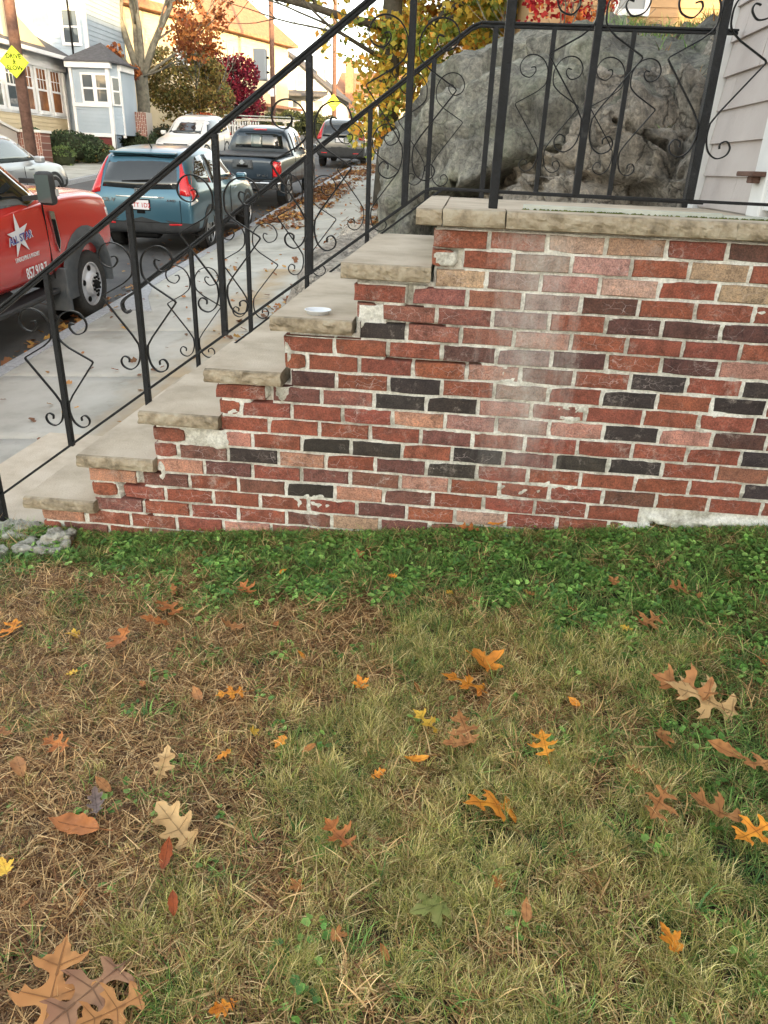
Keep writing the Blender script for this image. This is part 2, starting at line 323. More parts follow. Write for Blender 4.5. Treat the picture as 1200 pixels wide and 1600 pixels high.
def text_mesh(txt, size, mat, parent, matrix, name='lettering', depth=.002, shear=0, xs=1.0):
    cu = bpy.data.curves.new('t', 'FONT'); cu.body = txt; cu.size = size; cu.align_x = 'CENTER'; cu.align_y = 'CENTER'; cu.extrude = depth; cu.shear = shear; cu.offset = .012*size; cu.resolution_u = 3
    t = bpy.data.objects.new('t', cu); col.objects.link(t)
    dg = bpy.context.evaluated_depsgraph_get(); me = bpy.data.meshes.new_from_object(t.evaluated_get(dg)); bpy.data.objects.remove(t)
    me.materials.clear(); me.materials.append(mat); me.transform(matrix @ Matrix.Diagonal((xs, 1, 1, 1)))
    return obj(name, me, parent)
def basis(ox, ux, uy):                    # matrix whose X,Y are ux,uy
    ux = Vector(ux).normalized(); uy = Vector(uy).normalized(); uz = ux.cross(uy); o = Vector(ox)
    return Matrix(((ux.x, uy.x, uz.x, o.x), (ux.y, uy.y, uz.y, o.y), (ux.z, uy.z, uz.z, o.z), (0, 0, 0, 1)))
def catmull(P, n=5):
    out = []; P = [Vector(p) for p in P]
    for i in range(len(P)-1):
        a, b, c, d = P[max(i-1, 0)], P[i], P[i+1], P[min(i+2, len(P)-1)]
        for k in range(n):
            t = k/n; out.append(.5*((2*b) + (c-a)*t + (2*a-5*b+4*c-d)*t*t + (3*b-a-3*c+d)*t**3))
    out.append(P[-1]); return out
def setcol(me, cols):                     # per-corner colours from one colour per vertex
    a = me.color_attributes.new('Col', 'FLOAT_COLOR', 'POINT'); c = np.ones((len(me.vertices), 4), np.float32); c[:, :3] = cols; a.data.foreach_set('color', c.ravel())
def np_mesh(name, V, F, mat, cols=None, smooth=False):
    me = bpy.data.meshes.new(name); V = np.asarray(V, np.float32); F = np.asarray(F, np.int32); k = F.shape[1]
    me.vertices.add(len(V)); me.vertices.foreach_set('co', V.ravel()); me.loops.add(F.size); me.loops.foreach_set('vertex_index', F.ravel())
    me.polygons.add(len(F)); me.polygons.foreach_set('loop_start', np.arange(0, F.size, k, dtype=np.int32)); me.polygons.foreach_set('loop_total', np.full(len(F), k, np.int32))
    me.update(calc_edges=True); me.validate(); me.materials.append(mat)
    if cols is not None: setcol(me, cols)
    if smooth: me.polygons.foreach_set('use_smooth', [True]*len(me.polygons))
    return me
def grid_mesh(name, fx, nx, ny, mat, smooth=True):
    V = [fx(i/(nx-1), j/(ny-1)) for j in range(ny) for i in range(nx)]
    F = [(j*nx+i, j*nx+i+1, (j+1)*nx+i+1, (j+1)*nx+i) for j in range(ny-1) for i in range(nx-1)]
    return np_mesh(name, V, F, mat, smooth=smooth)
def sstep(a, b, x): t = min(max((x-a)/(b-a), 0), 1); return t*t*(3-2*t)

# ------------------------------------------------------------------ ground heights
def street(y): return -.96 + .075*min(y, 70) + (.05*(y-70) if y > 70 else 0)
def kerbz(y): return street(y) + .13
def walkz(x, y):
    t = min(max((x+4.2)/2.2, 0), 1)
    return kerbz(y) + .13*t + .52*sstep(0, 1, t)*math.exp(-(max(y, -1)/1.3)**2)
def lawnz(x, y):
    z = .066 + .1*x
    if z < -.06: z = -.06
    return z + .012*noise.noise(Vector((x*2.3, y*2.3, 0)))
def terrain(x, y):
    s = street(y)
    if x < -11.6: return s - .03 + sstep(-13.4, -15, x)*.35 + sstep(-16, -40, x)*1.5
    if x < -3.9: return s - .06
    if y < 1.3 and x > -2.0:
        return -.12 if x < -1.7 else lawnz(x, y) - .012
    base = walkz(-1.8, y) - .06
    if x < -1.9: return min(walkz(x, y) - .06, base)
    return base + .25*sstep(-1.8, 0, x)*sstep(4, 9, y) + sstep(0, 8, x)*sstep(4, 14, y)*1.2
xs = [-300, -150, -80, -50, -35, -25, -20, -17, -15.5, -14.5, -13.5, -12.5, -11.6, -11.0, -8, -5, -4.3, -3.8, -3.2, -2.6, -2.2, -2.0, -1.9, -1.75] + [-1.6+.2*i for i in range(22)] + [3, 4, 5, 6, 8, 10, 14, 20, 30, 50, 90, 160, 300]
ys = [-200, -120, -60, -30, -18, -12, -9, -7, -5, -4] + [-3.4+.2*i for i in range(18)] + [.3, .6, 1, 1.29, 1.31, 1.7, 2.2, 3, 4, 5, 6, 8, 10, 12, 15, 18, 22, 26, 30, 36, 44, 55, 70, 90, 130, 200, 400, 900]
V = [(x, y, terrain(x, y)) for y in ys for x in xs]; nx = len(xs)
F = [(j*nx+i, j*nx+i+1, (j+1)*nx+i+1, (j+1)*nx+i) for j in range(len(ys)-1) for i in range(nx-1)]
tag(obj('ground', np_mesh('ground', V, F, M['yard'], smooth=True)), kind='structure')
def strip(name, x0, x1, y0, y1, fz, mat, n=60):
    return obj(name, grid_mesh(name, lambda u, v: (x0+(x1-x0)*u, y0+(y1-y0)*v, fz(x0+(x1-x0)*u, y0+(y1-y0)*v)), 6, n, mat))
tag(strip('road', -11.5, -4.35, -40, 160, lambda x, y: street(y) + .03*(1-((x+7.9)/3.6)**2), M['asphalt'], 120), kind='structure')
# near kerb of granite stones
kerb = thing('kerb', 'a', 'b'); del kerb['label']; del kerb['category']; kerb['kind'] = 'structure'
def kerbstone(x0, x1, y0, y1, parent):
    b = MB(); z = [kerbz(y)-.0 for y in (y0, y1)]
    b.add([(x0, y0, z[0]-.3), (x1, y0, z[0]-.3), (x1, y0, z[0]), (x0, y0, z[0]), (x0, y1, z[1]-.3), (x1, y1, z[1]-.3), (x1, y1, z[1]), (x0, y1, z[1])],
          [(0, 1, 2, 3), (5, 4, 7, 6), (3, 2, 6, 7), (1, 5, 6, 2), (4, 0, 3, 7), (0, 4, 5, 1)])
    return b.build('kerb_stone', M['granite'], parent, bevel=.012, seg=2)
y = -3.0
while y < 46:
    kerbstone(-4.35, -4.19, y+.006, y+1.794, kerb); y += 1.8
y = 14.0
while y < 60:
    kerbstone(-11.66, -11.5, y+.006, y+2.194, kerb); y += 2.2
# granite wedge where the kerb meets the pavement
wg = MB(); zt = kerbz(6.9)+.012
wg.prism([(-4.19, 7.9, kerbz(7.9)+.008), (-4.19, 6.5, kerbz(6.5)+.012), (-3.62, 6.35, kerbz(6.4)+.05), (-3.98, 7.15, kerbz(7.15)+.02)], (0, 0, -.08))
wg.build('kerb_wedge', M['granite'], kerb, bevel=.006)
# near pavement, slab by slab
pave = thing('pavement', 'a', 'b'); del pave['label']; del pave['category']; pave['kind'] = 'structure'
edges = [-2.2, -.6, .9, 2.4, 3.9, 5.5, 7.1, 8.8, 10.6, 12.4, 14.3, 16.3, 18.4, 20.6, 23, 26, 29, 33, 38, 44]
for i in range(len(edges)-1):
    y0, y1 = edges[i]+.007, edges[i+1]-.007
    xi = -1.72 if y0 > 1.2 else -1.86
    def f(u, v, y0=y0, y1=y1, xi=xi):
        e = .02 if min(u, v, 1-u, 1-v) < .001 else 0
        x = -4.185+(xi+4.185)*u; yy = y0+(y1-y0)*v; return (x, yy, walkz(x, yy) + .003*noise.noise(Vector((x, yy, 3))) - e*.6)
    nn = 14
    us = [0, .006] + [k/10 for k in range(1, 10)] + [.994, 1]
    Vv = [f(u, v) for v in us for u in us]; n_ = len(us)
    Ff = [(j*n_+k, j*n_+k+1, (j+1)*n_+k+1, (j+1)*n_+k) for j in range(n_-1) for k in range(n_-1)]
    obj('concrete_slab', np_mesh('concrete_slab', Vv, Ff, M['concrete'], smooth=False), pave)
# the far pavement with its joints
fp = thing('far_pavement', 'a', 'b'); del fp['label']; del fp['category']; fp['kind'] = 'structure'
y = 12.0
while y < 60:
    obj('concrete_slab', grid_mesh('concrete_slab', lambda u, v, y=y: (-13.6+1.93*u, y+.015+(2.17)*v, kerbz(y+2.17*v)+.04*(1-u)), 3, 3, M['concrete'], False), fp); y += 2.2
# rust-coloured run-off stain lying on the pavement by the steps
tag(obj('lower_landing', (lambda b: b.box(-2.25, -1.6, -.02, 1.3, -.25, -.092) or b)(MB()).mesh('lower_landing', M['stone_top'])), kind='structure')

# ------------------------------------------------------------------ brick stair wall
ROWS = [
    ([0.048, 0.242, 0.443, 0.644, 0.849, 1.052, 1.248], 'RRWwRM'),
    ([0.048, 0.136, 0.333, 0.536, 0.742, 0.94, 1.142, 1.333], 'RRSwRWR'),
    ([0.066, 0.246, 0.438, 0.644, 0.849, 1.05, 1.247], 'WSsWRW'),
    ([-0.229, -0.032, 0.183, 0.383, 0.589, 0.791, 0.988, 1.188, 1.379], 'RrrSMRRR'),
    ([-0.218, -0.135, 0.077, 0.282, 0.485, 0.688, 0.886, 1.091, 1.286], 'rrrSRMMM'),
    ([-0.204, -0.029, 0.172, 0.366, 0.573, 0.774, 0.972, 1.174, 1.369], 'DrrsRRRR'),
    ([-0.494, -0.3, -0.096, 0.106, 0.31, 0.512, 0.712, 0.908, 1.113, 1.309], 'RRRMSMRMP'),
    ([-0.49, -0.403, -0.203, 0.002, 0.205, 0.405, 0.604, 0.81, 1.014, 1.213, 1.412], 'RRRRsmRDRD'),
    ([-0.466, -0.291, -0.088, 0.116, 0.315, 0.518, 0.716, 0.92, 1.12, 1.316], 'MRDRSRDRD'),
    ([-0.769, -0.561, -0.348, -0.142, 0.061, 0.26, 0.462, 0.667, 0.881, 1.086, 1.287, 1.48], 'RmrDDsrRRRM'),
    ([-0.757, -0.669, -0.466, -0.264, -0.067, 0.138, 0.336, 0.539, 0.745, 0.953, 1.15, 1.35], 'RRRRPsSPDPM'),
    ([-0.756, -0.56, -0.356, -0.153, 0.047, 0.25, 0.454, 0.656, 0.865, 1.07, 1.272, 1.465], 'RRRRmrRRRRD'),
    ([-1.04, -0.9, -0.63, -0.428, -0.228, -0.023, 0.176, 0.379, 0.579, 0.784, 0.991, 1.197, 1.396], 'R_PRDDRDmDDRr'[0:1]+'PRDDRDmDDRr'),
    ([-1.041, -0.943, -0.734, -0.524, -0.329, -0.128, 0.078, 0.28, 0.482, 0.688, 0.899, 1.107, 1.309, 1.506], 'RmDPRmDRRRRRD'),
    ([-1.041, -0.837, -0.635, -0.43, -0.228, -0.024, 0.176, 0.376, 0.574, 0.786, 0.993, 1.195, 1.398, 1.592], 'PmRmrPRRRmRRR'),
    ([-1.34, -1.125, -0.905, -0.697, -0.495, -0.291, -0.089, 0.113, 0.319, 0.525, 0.734, 0.943, 1.156, 1.353, 1.549], 'PmRmDPmRRRRRRr'),
    ([-1.332, -1.216, -1.015, -0.808, -0.607, -0.401, -0.199, 0.009, 0.207, 0.416, 0.623, 0.828, 1.036, 1.237, 1.436], 'RRRRRRmRWRRrRR'),
    ([-1.327, -1.117, -0.912, -0.703, -0.497, -0.303, -0.1, 0.106, 0.305, 0.507], 'rRRRmWmrr'),
    ([-1.576, -1.382, -1.181, -0.976, -0.771, -0.564, -0.357, -0.149], 'PRRRPrr'),
    ([-1.58, -1.493, -1.286, -1.096, -0.891, -0.687], 'RrRrr'),
]
BC = dict(R=(.25, .080, .052), r=(.235, .098, .075), M=(.105, .050, .042), m=(.16, .072, .058), D=(.042, .034, .033), P=(.42, .215, .165), W=(.41, .29, .22), w=(.40, .245, .19), S=(.27, .18, .155), s=(.36, .19, .16))
wall = thing('brick_stair_wall', 'weathered red and black brick wall stepping up beside the stairs above the lawn', 'brick wall', (-.1, 0, 0))
def brick_mesh(seed, broken=False):
    r = random.Random(seed); j = lambda a: r.uniform(-a, a); h = .0285; c = .0035
    b = MB(); v = []
    fr = [(-.5, -h), (-.22+j(.06), -h+j(.0014)), (.2+j(.06), -h+j(.0014)), (.5, -h), (.5-abs(j(.012)), j(.01)), (.5, h), (.24+j(.06), h+j(.0014)), (-.2+j(.06), h+j(.0014)), (-.5, h), (-.5+abs(j(.012)), j(.01))]
    if broken: fr[3] = (.47, -h+.008); fr[5] = (.46, h-.006); fr[0] = (-.47, -h+.005)
    if r.random() < .4: q_ = r.choice((0, 3, 5, 8)); fr[q_] = (fr[q_][0]*r.uniform(.94, .98), fr[q_][1]*r.uniform(.75, .9))
    for x, z in fr: v.append((x*(1-.02)+j(.004), j(.0018), z*(1-.09)+j(.0012)))
    for x, z in fr: v.append((x, c+.003, z + j(.0012)))
    for x, z in fr: v.append((x, .07, z))
    n = 10
    v.append((j(.05), -.001+j(.001), 0))
    f = [((i+1) % n, i, 30) for i in range(n)]
    for k in (0, 10): f += [(k+i, k+(i+1) % n, k+10+(i+1) % n, k+10+i) for i in range(n)]
    b.add(v, f)
    return b.mesh('brick', M['brick'])
BM = [brick_mesh(i) for i in range(10)]; BB = [brick_mesh(50+i, True) for i in range(3)]
GAP = {(1, 1): .018, (3, 1): .014, (9, 1): .015, (15, 1): .017, (16, 1): .015, (4, 1): .008, (12, 1): .01, (18, 1): .006}; bcount = 0; br = random.Random(3)
left_edge = []
for i, (jx, cc) in enumerate(ROWS):
    z = 1.236 - .067*i; jx = list(jx); cc = list(cc); left_edge.append(jx[0])
    while jx[-1] < 2.62: jx.append(jx[-1]+.203); cc.append(br.choice('RRRRrMDPm'))
    for k in range(len(jx)-1):
        x0, x1 = jx[k], jx[k+1]; c = cc[k]
        if i == 12 and k == 1: x0 = -.79                      # mortar fills this gap in the photo
        if lawnz((x0+x1)/2, 0) > z + .05: continue
        if i == 15 and .9 < x0 < 1.9: continue                      # smeared-over stretch of the low course
        g0 = (.0065 + GAP.get((i, k), 0)) if k else .0; g1 = .0065 + GAP.get((i, k+1), 0)*.2
        o = bpy.data.objects.new('brick', (BB if (x1-x0 < .15 or br.random() < .05) else BM)[br.randrange(3 if (x1-x0 < .15) else 3)] if (x1-x0 < .15) else BM[br.randrange(10)])
        col.objects.link(o); o.parent = wall
        o.location = ((x0+g0+x1-g1)/2+.1, br.uniform(-.003, .003), z + br.uniform(-.0015, .0015)); o.scale = (x1-x0-g0-g1, 1, 1.0)
        o.rotation_euler = (br.uniform(-.02, .02), br.uniform(-.006, .006), br.uniform(-.012, .012))
        if i in (1, 4) and k == 0: o.location.y += .012; o.rotation_euler = (0, .03, .06)
        b3 = Vector(BC[c]) * br.uniform(.85, 1.15); o.color = (b3.x, b3.y*br.uniform(.93, 1.07), b3.z*br.uniform(.9, 1.1), 1)
        bcount += 1
# mortar sheet: recessed face with lumps and open cracks
def vj(i, x): z = 1.236-.067*i; return [(x, z+.034), (x+.002, z), (x, z-.034)]
def hj(i, x0, x1): z = 1.2025-.067*i; return [(x0, z), ((x0+x1)/2, z-.002), (x1, z)]
CR = [vj(1, .148), hj(0, .047, .15), hj(1, .047, .16), vj(3, -.024), hj(3, -.225, -.13), hj(3, -.03, .02), vj(9, -.552), hj(9, -.62, -.55), vj(15, -1.115), hj(15, -1.22, -1.11), vj(16, -1.207), hj(14, -1.12, -1.03), hj(16, -1.2, -1.10),
      [(.05, 1.16), (.044, 1.05)], [(-.235, .96), (-.240, .88)], [(-.498, .74), (-.495, .68)], [(-.762, .54), (-.765, .50)], [(-1.045, .34), (-1.05, .24)], [(-1.335, .13), (-1.33, .06)], [(-1.1, .09), (-1.08, .02)], [(1.0, .2), (1.1, .17), (1.2, .2)], hj(4, -.1, .1), hj(6, -.1, .25)]
def segd(px, pz, a, b):
    ax, az = a; bx, bz = b; dx, dz = bx-ax, bz-az; t = np.clip(((px-ax)*dx+(pz-az)*dz)/(dx*dx+dz*dz), 0, 1)
    return np.hypot(px-ax-t*dx, pz-az-t*dz)
st = .009; gx = np.arange(-1.585, 2.83, st); gz = np.arange(-.09, 1.275, st)
X, Z = np.meshgrid(gx, gz); X = X.ravel(); Z = Z.ravel()
Yv = np.array([.0085 + .0055*noise.noise(Vector((x*22, 0, z*40))) + .004*noise.noise(Vector((x*60, 5, z*60))) - .0085*max(noise.noise(Vector((x*4, 2, z*8)))-.02, 0)*(1+1.3*noise.noise(Vector((x*35, 7, z*50)))) for x, z in zip(X, Z)])
for P in CR:
    for a, b in zip(P, P[1:]):
        d = segd(X, Z, a, b) ; Yv = np.where(d < .0085, Yv+.06, Yv)
# smears of repair mortar standing proud of the bricks
for cx, cz, rx, rz in ((1.02, .225, .05, .022), (1.13, .205, .13, .03), (1.35, .228, .22, .018), (.95, .175, .09, .02), (-.77, .43, .05, .05), (-.5, .66, .03, .06), (-.49, .80, .03, .05), (-.215, .93, .03, .03), (-1.02, .27, .02, .05), (-.2, 1.12, .16, .018), (.02, .04, .12, .03), (-.45, .885, .16, .02), (-.9, .52, .16, .015)):
    q = ((X-cx)/rx)**2 + ((Z-cz)/rz)**2; Yv = np.where(q < 1, Yv - .018*np.sqrt(np.maximum(1-q, 0)), Yv)
ix = len(gx)
def edge_at(z):
    i = int(round((1.236-z)/.067)); i = min(max(i, 0), 19); return left_edge[i]
le = {j: edge_at(gz[j]+st/2) for j in range(len(gz))}
Fm = [(j*ix+i, j*ix+i+1, (j+1)*ix+i+1, (j+1)*ix+i) for j in range(len(gz)-1) for i in range(ix-1) if gx[i] > le[j]+.004]
mm = np_mesh('mortar', np.stack([X+.1, Yv, Z], -1), Fm, M['mortar'], smooth=True)
obj('mortar', mm, wall)
# solid core
core = MB(); NX = [-1.58, -1.34, -1.05, -.77, -.49, -.235, .045]; ZT = [.062, .275, .472, .672, .88, 1.083, 1.275]
for k in range(7):
    x1 = NX[k+1] if k < 6 else 2.83
    core.box(NX[k]+.012+.1, x1+.012+.1, .045, 1.28, -.5, ZT[k]-.002)
core.build('wall_core', M['mortar'], wall)
# stone treads and caps
def slab(x0, x1, y0, y1, z0, z1, seed, name, parent, nz=6, amp=.0075, rowfront=True):
    n = max(int((x1-x0)/.012), 4); b = []
    for i in range(n+1):
        x = x0+(x1-x0)*i/n; prof = [(y1, z1)]
        prof.append((y0+.02, z1 + .0008*noise.noise(Vector((x*9, seed, 1)))))
        for k in range(nz+1):
            t = k/nz; yy = y0 + .006*(abs(t-.5)*2)**2.5 - amp*noise.noise(Vector((x*28, t*3+seed*3.1, seed))) - amp*.6*noise.noise(Vector((x*75, t*6, seed+9)))
            prof.append((yy, z1-.004-(z1-z0-.008)*t))
        prof += [(y0+.02, z0), (y1, z0)]
        ex = 0
        b.append([(x + (0.006*noise.noise(Vector((yy*30, zz*60, seed))) if i in (0, n) else 0), yy, zz) for yy, zz in prof])
    m_ = len(b[0]); V_ = [p for r_ in b for p in r_]; mb = MB()
    mb.v = V_
    for i in range(n):
        for k in range(m_):
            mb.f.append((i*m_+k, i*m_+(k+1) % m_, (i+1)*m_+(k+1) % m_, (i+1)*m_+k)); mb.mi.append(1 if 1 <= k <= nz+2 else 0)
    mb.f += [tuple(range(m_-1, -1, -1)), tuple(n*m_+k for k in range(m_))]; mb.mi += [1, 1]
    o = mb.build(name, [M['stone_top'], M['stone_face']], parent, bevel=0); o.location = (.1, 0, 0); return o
TR = [(-1.628, -1.318, .119), (-1.362, -1.037, .334), (-1.082, -.757, .531), (-.794, -.495, .73), (-.538, -.232, .938), (-.274, .047, 1.142)]
for k, (x0, x1, zt) in enumerate(TR):
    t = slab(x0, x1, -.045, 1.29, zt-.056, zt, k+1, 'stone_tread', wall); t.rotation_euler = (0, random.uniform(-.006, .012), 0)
slab(-.015, .073, -.035, 1.29, 1.277, 1.332, 11, 'cap_stone', wall)
slab(.078, .288, -.05, .12, 1.277, 1.336, 12, 'cap_stone', wall, amp=.002)
slab(.293, 1.05, -.05, .12, 1.277, 1.336, 13, 'cap_stone', wall)
slab(1.054, 1.95, -.05, .12, 1.277, 1.336, 15, 'cap_stone', wall); slab(1.954, 2.83, -.05, .12, 1.277, 1.336, 14, 'cap_stone', wall)
o = MB().box(.1+.078, 1.9+.1, .122, 1.29, 1.24, 1.328).build('landing_slab', M['stone_top'], wall)
o = MB().box(.36+.1, 1.05+.1, .128, .17, 1.329, 1.352).box(1.053+.1, 1.85+.1, .128, .175, 1.329, 1.346).build('edging_board', M['flash'], wall)
mv = []; mf = []
for k in range(260):
    x = random.choice([random.gauss(.62, .1), random.uniform(.35, 1.0), random.gauss(1.12, .1)]); yy = .118+random.gauss(0, .004); s = random.uniform(.003, .008)
    b0 = len(mv); mv += [(x+.1+s*dx, yy+s*.7*dy, 1.336+s*.5*dz) for dx, dy, dz in ((1, 0, 0), (-1, 0, 0), (0, 1, 0), (0, -1, 0), (0, 0, 1.6))]; mf += [(b0, b0+2, b0+4), (b0+2, b0+1, b0+4), (b0+1, b0+3, b0+4), (b0+3, b0, b0+4)]
tag(obj('moss', np_mesh('moss', mv, mf, M['moss']), wall), kind='stuff')

# ------------------------------------------------------------------ wrought iron railings
TOPD = [(-.078, .52), (-.062, .523), (-.058, .504), (-.079, .481), (-.112, .492), (-.124, .525), (-.105, .561), (-.069, .572), (-.032, .556), (-.010, .522), (-.006, .49), (-.012, .455), (-.043, .424)]
scp = catmull([(x, 0, z) for x, z in TOPD], 5) + [Vector((-.124, 0, .374)), Vector((-.127, 0, .368)), Vector((-.124, 0, .362)), Vector((-.028, 0, .225))] + \
      catmull([(-.008, 0, .19), (-.006, 0, .15), (-.018, 0, .108), (-.045, 0, .087), (-.072, 0, .097), (-.080, 0, .120), (-.067, 0, .139), (-.050, 0, .132), (-.050, 0, .116)], 5)
def scroll_mesh(side, w=.012, t=.0042):
    return MB().ribbon([(p.x*1.1*(-1 if side > 0 else 1), 0, p.z) for p in scp], w, t).mesh('scroll', M['iron'], True)
SC = {-1: scroll_mesh(-1), 1: scroll_mesh(1)}
def railing(root, y, posts, hand, bottom, scroll_at, dz=0):
    for (x, zb, zt, wd) in posts:
        b = MB().bar((x, 0, zb), (x, 0, zt), wd, wd, (0, 1, 0)); o = b.build('post' if wd > .0295 else 'baluster', M['iron'], root, bevel=.002)
    for pts in hand:
        b = MB()
        for a, c in zip(pts, pts[1:]): b.bar((a[0], 0, a[1]+.006), (c[0], 0, c[1]+.006), .030, .010); b.bar((a[0], 0, a[1]-.008), (c[0], 0, c[1]-.006), .022, .012)
        b.build('handrail', M['iron'], root, bevel=.003, seg=2)
    for pts in bottom:
        b = MB()
        for a, c in zip(pts, pts[1:]): b.bar((a[0], 0, a[1]), (c[0], 0, c[1]), .022, .010)
        b.build('bottom_rail', M['iron'], root, bevel=.0015)
    for (x, zb) in scroll_at:
        for s in (-1, 1):
            o = obj('scroll', SC[s], root); o.location = (x+s*.010, 0, zb+dz); o.rotation_euler = (random.uniform(-.03, .03), random.uniform(-.02, .02), random.uniform(-.08, .08))
near = thing('stair_railing', 'near black wrought iron railing with scrolls, on the brick wall side of the steps', 'railing', (0, .1, 0))
bz = lambda x: 1.388 + .734*(x-.011)
hz = lambda x: 2.094 + .73*x
NP = [-1.452, -1.09, -.75, -.41, -.067]
posts = [(-1.83, -.1, hz(-1.83)-.0, .030)] + [(x, (.52 if x == -1.09 else bz(x)), hz(x)-.01, .023) for x in NP] + [(.248, 1.336, 2.26, .032), (.53, 1.392, 2.22, .024), (.915, 1.392, 2.22, .029), (1.27, 1.36, 2.22, .024)]
railing(near, .1, posts, [[(-1.93, hz(-1.93)), (.17, hz(.17)), (.25, 2.225), (1.29, 2.225)]], [[(-1.815, bz(-1.805)), (.005, bz(.005)), (.03, 1.392), (1.30, 1.388)], [(.26, 1.372), (.28, 1.372)]],
        [(x, bz(x)) for x in NP] + [(x, 1.392+.045) for x in (.53, .915)])
b = MB().box(-1.83, -1.70, -.02, .02, -.105, -.083).tube([(-1.71, 0, -.09), (-1.68, 0, -.085), (-1.66, .0, -.10)], .009, 6); b.build('foot_bracket', M['iron'], near, bevel=.003)
far = thing('stair_railing', 'far black wrought iron railing with curled lower end, beyond the stone treads', 'railing', (0, 1.25, 0))
fb = lambda x: 1.300 + .758*(x+.04); fh = lambda x: .765 + .7285*(x+1.63)
FP = [-1.27, -.96, -.647, -.333, -.04]
posts = [(x, fb(x)-.05, fh(x)-.008, .0215) for x in FP] + [(.232, 1.33, 2.055, .025), (.495, 1.36, 2.05, .0215), (.85, 1.36, 2.05, .0215), (1.215, 1.33, 2.05, .025)]
curl = [(-1.60, fh(-1.60)-.008), (-1.655, .745), (-1.678, .715), (-1.672, .680), (-1.650, .668), (-1.636, .680)]
railing(far, 1.25, posts, [[(-1.61, fh(-1.61)), (.125, fh(.125)), (.165, 2.058), (1.30, 2.055)]], [[(-1.40, fb(-1.40)), (-.03, fb(-.03)+.01), (.04, 1.362), (1.30, 1.352)]],
        [(x, fb(x)) for x in FP] + [(x, 1.362+.02) for x in (.495, .85)], dz=-.01)
MB().ribbon([(p.x, 0, p.z) for p in catmull([(x, 0, z) for x, z in curl], 5)], .03, .012).build('rail_curl', M['iron'], far, smooth=False)

# plastic lid on the fifth tread
lid = MB(); n = 36; prof = [(0, .004), (.040, .004), (.046, .018), (.051, .019), (.0515, .021), (.046, .0205), (.041, .007), (0, .006)]
lv = [(r_*math.cos(2*math.pi*j/n), r_*math.sin(2*math.pi*j/n), z_) for r_, z_ in prof for j in range(n)]
lid.add(lv, [(k*n+j, k*n+(j+1) % n, (k+1)*n+(j+1) % n, (k+1)*n+j) for k in range(len(prof)-1) for j in range(n)])
o = lid.build('plastic_lid', M['plasticlid'], smooth=True, loc=(-.372, .06, .936)); tag(o, 'round white plastic lid lying on the fifth stone tread', 'lid')

# ------------------------------------------------------------------ houses
def quadpt(o, u, n, a, d, z): return (o[0]+u[0]*a+n[0]*d, o[1]+u[1]*a+n[1]*d, z)
def window(parent, o, u, n, a, z, w_, h_, pane='pane', tw=.10, grid=0, mid=True, name='window', trim='white'):
    b = MB(); P = lambda a_, d, z_: quadpt(o, u, n, a_, d, z_)
    def bx(a0, a1, z0, z1, d0, d1, mi=0):
        v = [P(a_, d, z_) for z_ in (z0, z1) for d in (d0, d1) for a_ in (a0, a1)]
        b.add(v, [(0, 2, 3, 1), (4, 5, 7, 6), (0, 1, 5, 4), (2, 6, 7, 3), (0, 4, 6, 2), (1, 3, 7, 5)], mi)
    bx(a-tw, a, z-tw, z+h_+tw, -.02, .05); bx(a+w_, a+w_+tw, z-tw, z+h_+tw, -.02, .05)
    bx(a+.001, a+w_-.001, z+h_, z+h_+tw, -.02, .06); bx(a+.001, a+w_-.001, z-tw, z, -.02, .08)
    if mid: bx(a+.001, a+w_-.001, z+h_*.5-.03, z+h_*.5+.03, -.02, .045)
    for k in range(1, grid): bx(a+w_*k/grid-.012, a+w_*k/grid+.012, z+h_*.52, z+h_-.001, -.02, .040)
    if grid: bx(a+.001, a+w_-.001, z+h_*.75-.012, z+h_*.75+.012, -.02, .041)
    f = b.build(name, M[trim], parent)
    p = MB(); v = [P(a, .030, z), P(a+w_, .030, z), P(a+w_, .030, z+h_), P(a, .030, z+h_)]; p.prism(v, (-n[0]*.02, -n[1]*.02, 0)); p.build('pane', M[pane], f)
    return f
def siding(o, u, n, L_, z0, z1, ex, clip=None):
    """clapboards as overlapping wedges; clip(z)->(a0,a1)"""
    b = MB(); z = z0
    while z < z1-.01:
        zt = min(z+ex, z1); a0, a1 = (0, L_) if clip is None else clip(z); b0, b1 = (0, L_) if clip is None else clip(zt)
        if a1 - a0 > .05:
            P = lambda a_, d, zz: quadpt(o, u, n, a_, d, zz)
            b.add([P(a0, .022, z), P(a1, .022, z), P(b1, .004, zt), P(b0, .004, zt), P(a0, 0, z), P(a1, 0, z)], [(0, 1, 2, 3), (4, 5, 1, 0)])
        z += ex
    return b
def solidbox(x0, x1, y0, y1, z0, z1): return MB().box(x0, x1, y0, y1, z0, z1)
def gable_roof(x0, x1, y0, y1, z0, zr, axis, ov=.4, th=.18):
    b = MB()
    if axis == 'y':
        c = (x0+x1)/2; k = (zr-z0)/(c-x0)
        prof = [(x0-ov, z0-k*ov), (c, zr), (x1+ov, z0-k*ov), (x1+ov, z0-k*ov+th), (c, zr+th), (x0-ov, z0-k*ov+th)]
        b.prism([(x, y0-ov, z) for x, z in prof], (0, y1-y0+2*ov, 0))
    else:
        c = (y0+y1)/2; k = (zr-z0)/(c-y0)
        prof = [(y0-ov, z0-k*ov), (c, zr), (y1+ov, z0-k*ov), (y1+ov, z0-k*ov+th), (c, zr+th), (y0-ov, z0-k*ov+th)]
        b.prism([(x0-ov, y, z) for y, z in prof], (x1-x0+2*ov, 0, 0))
    return b

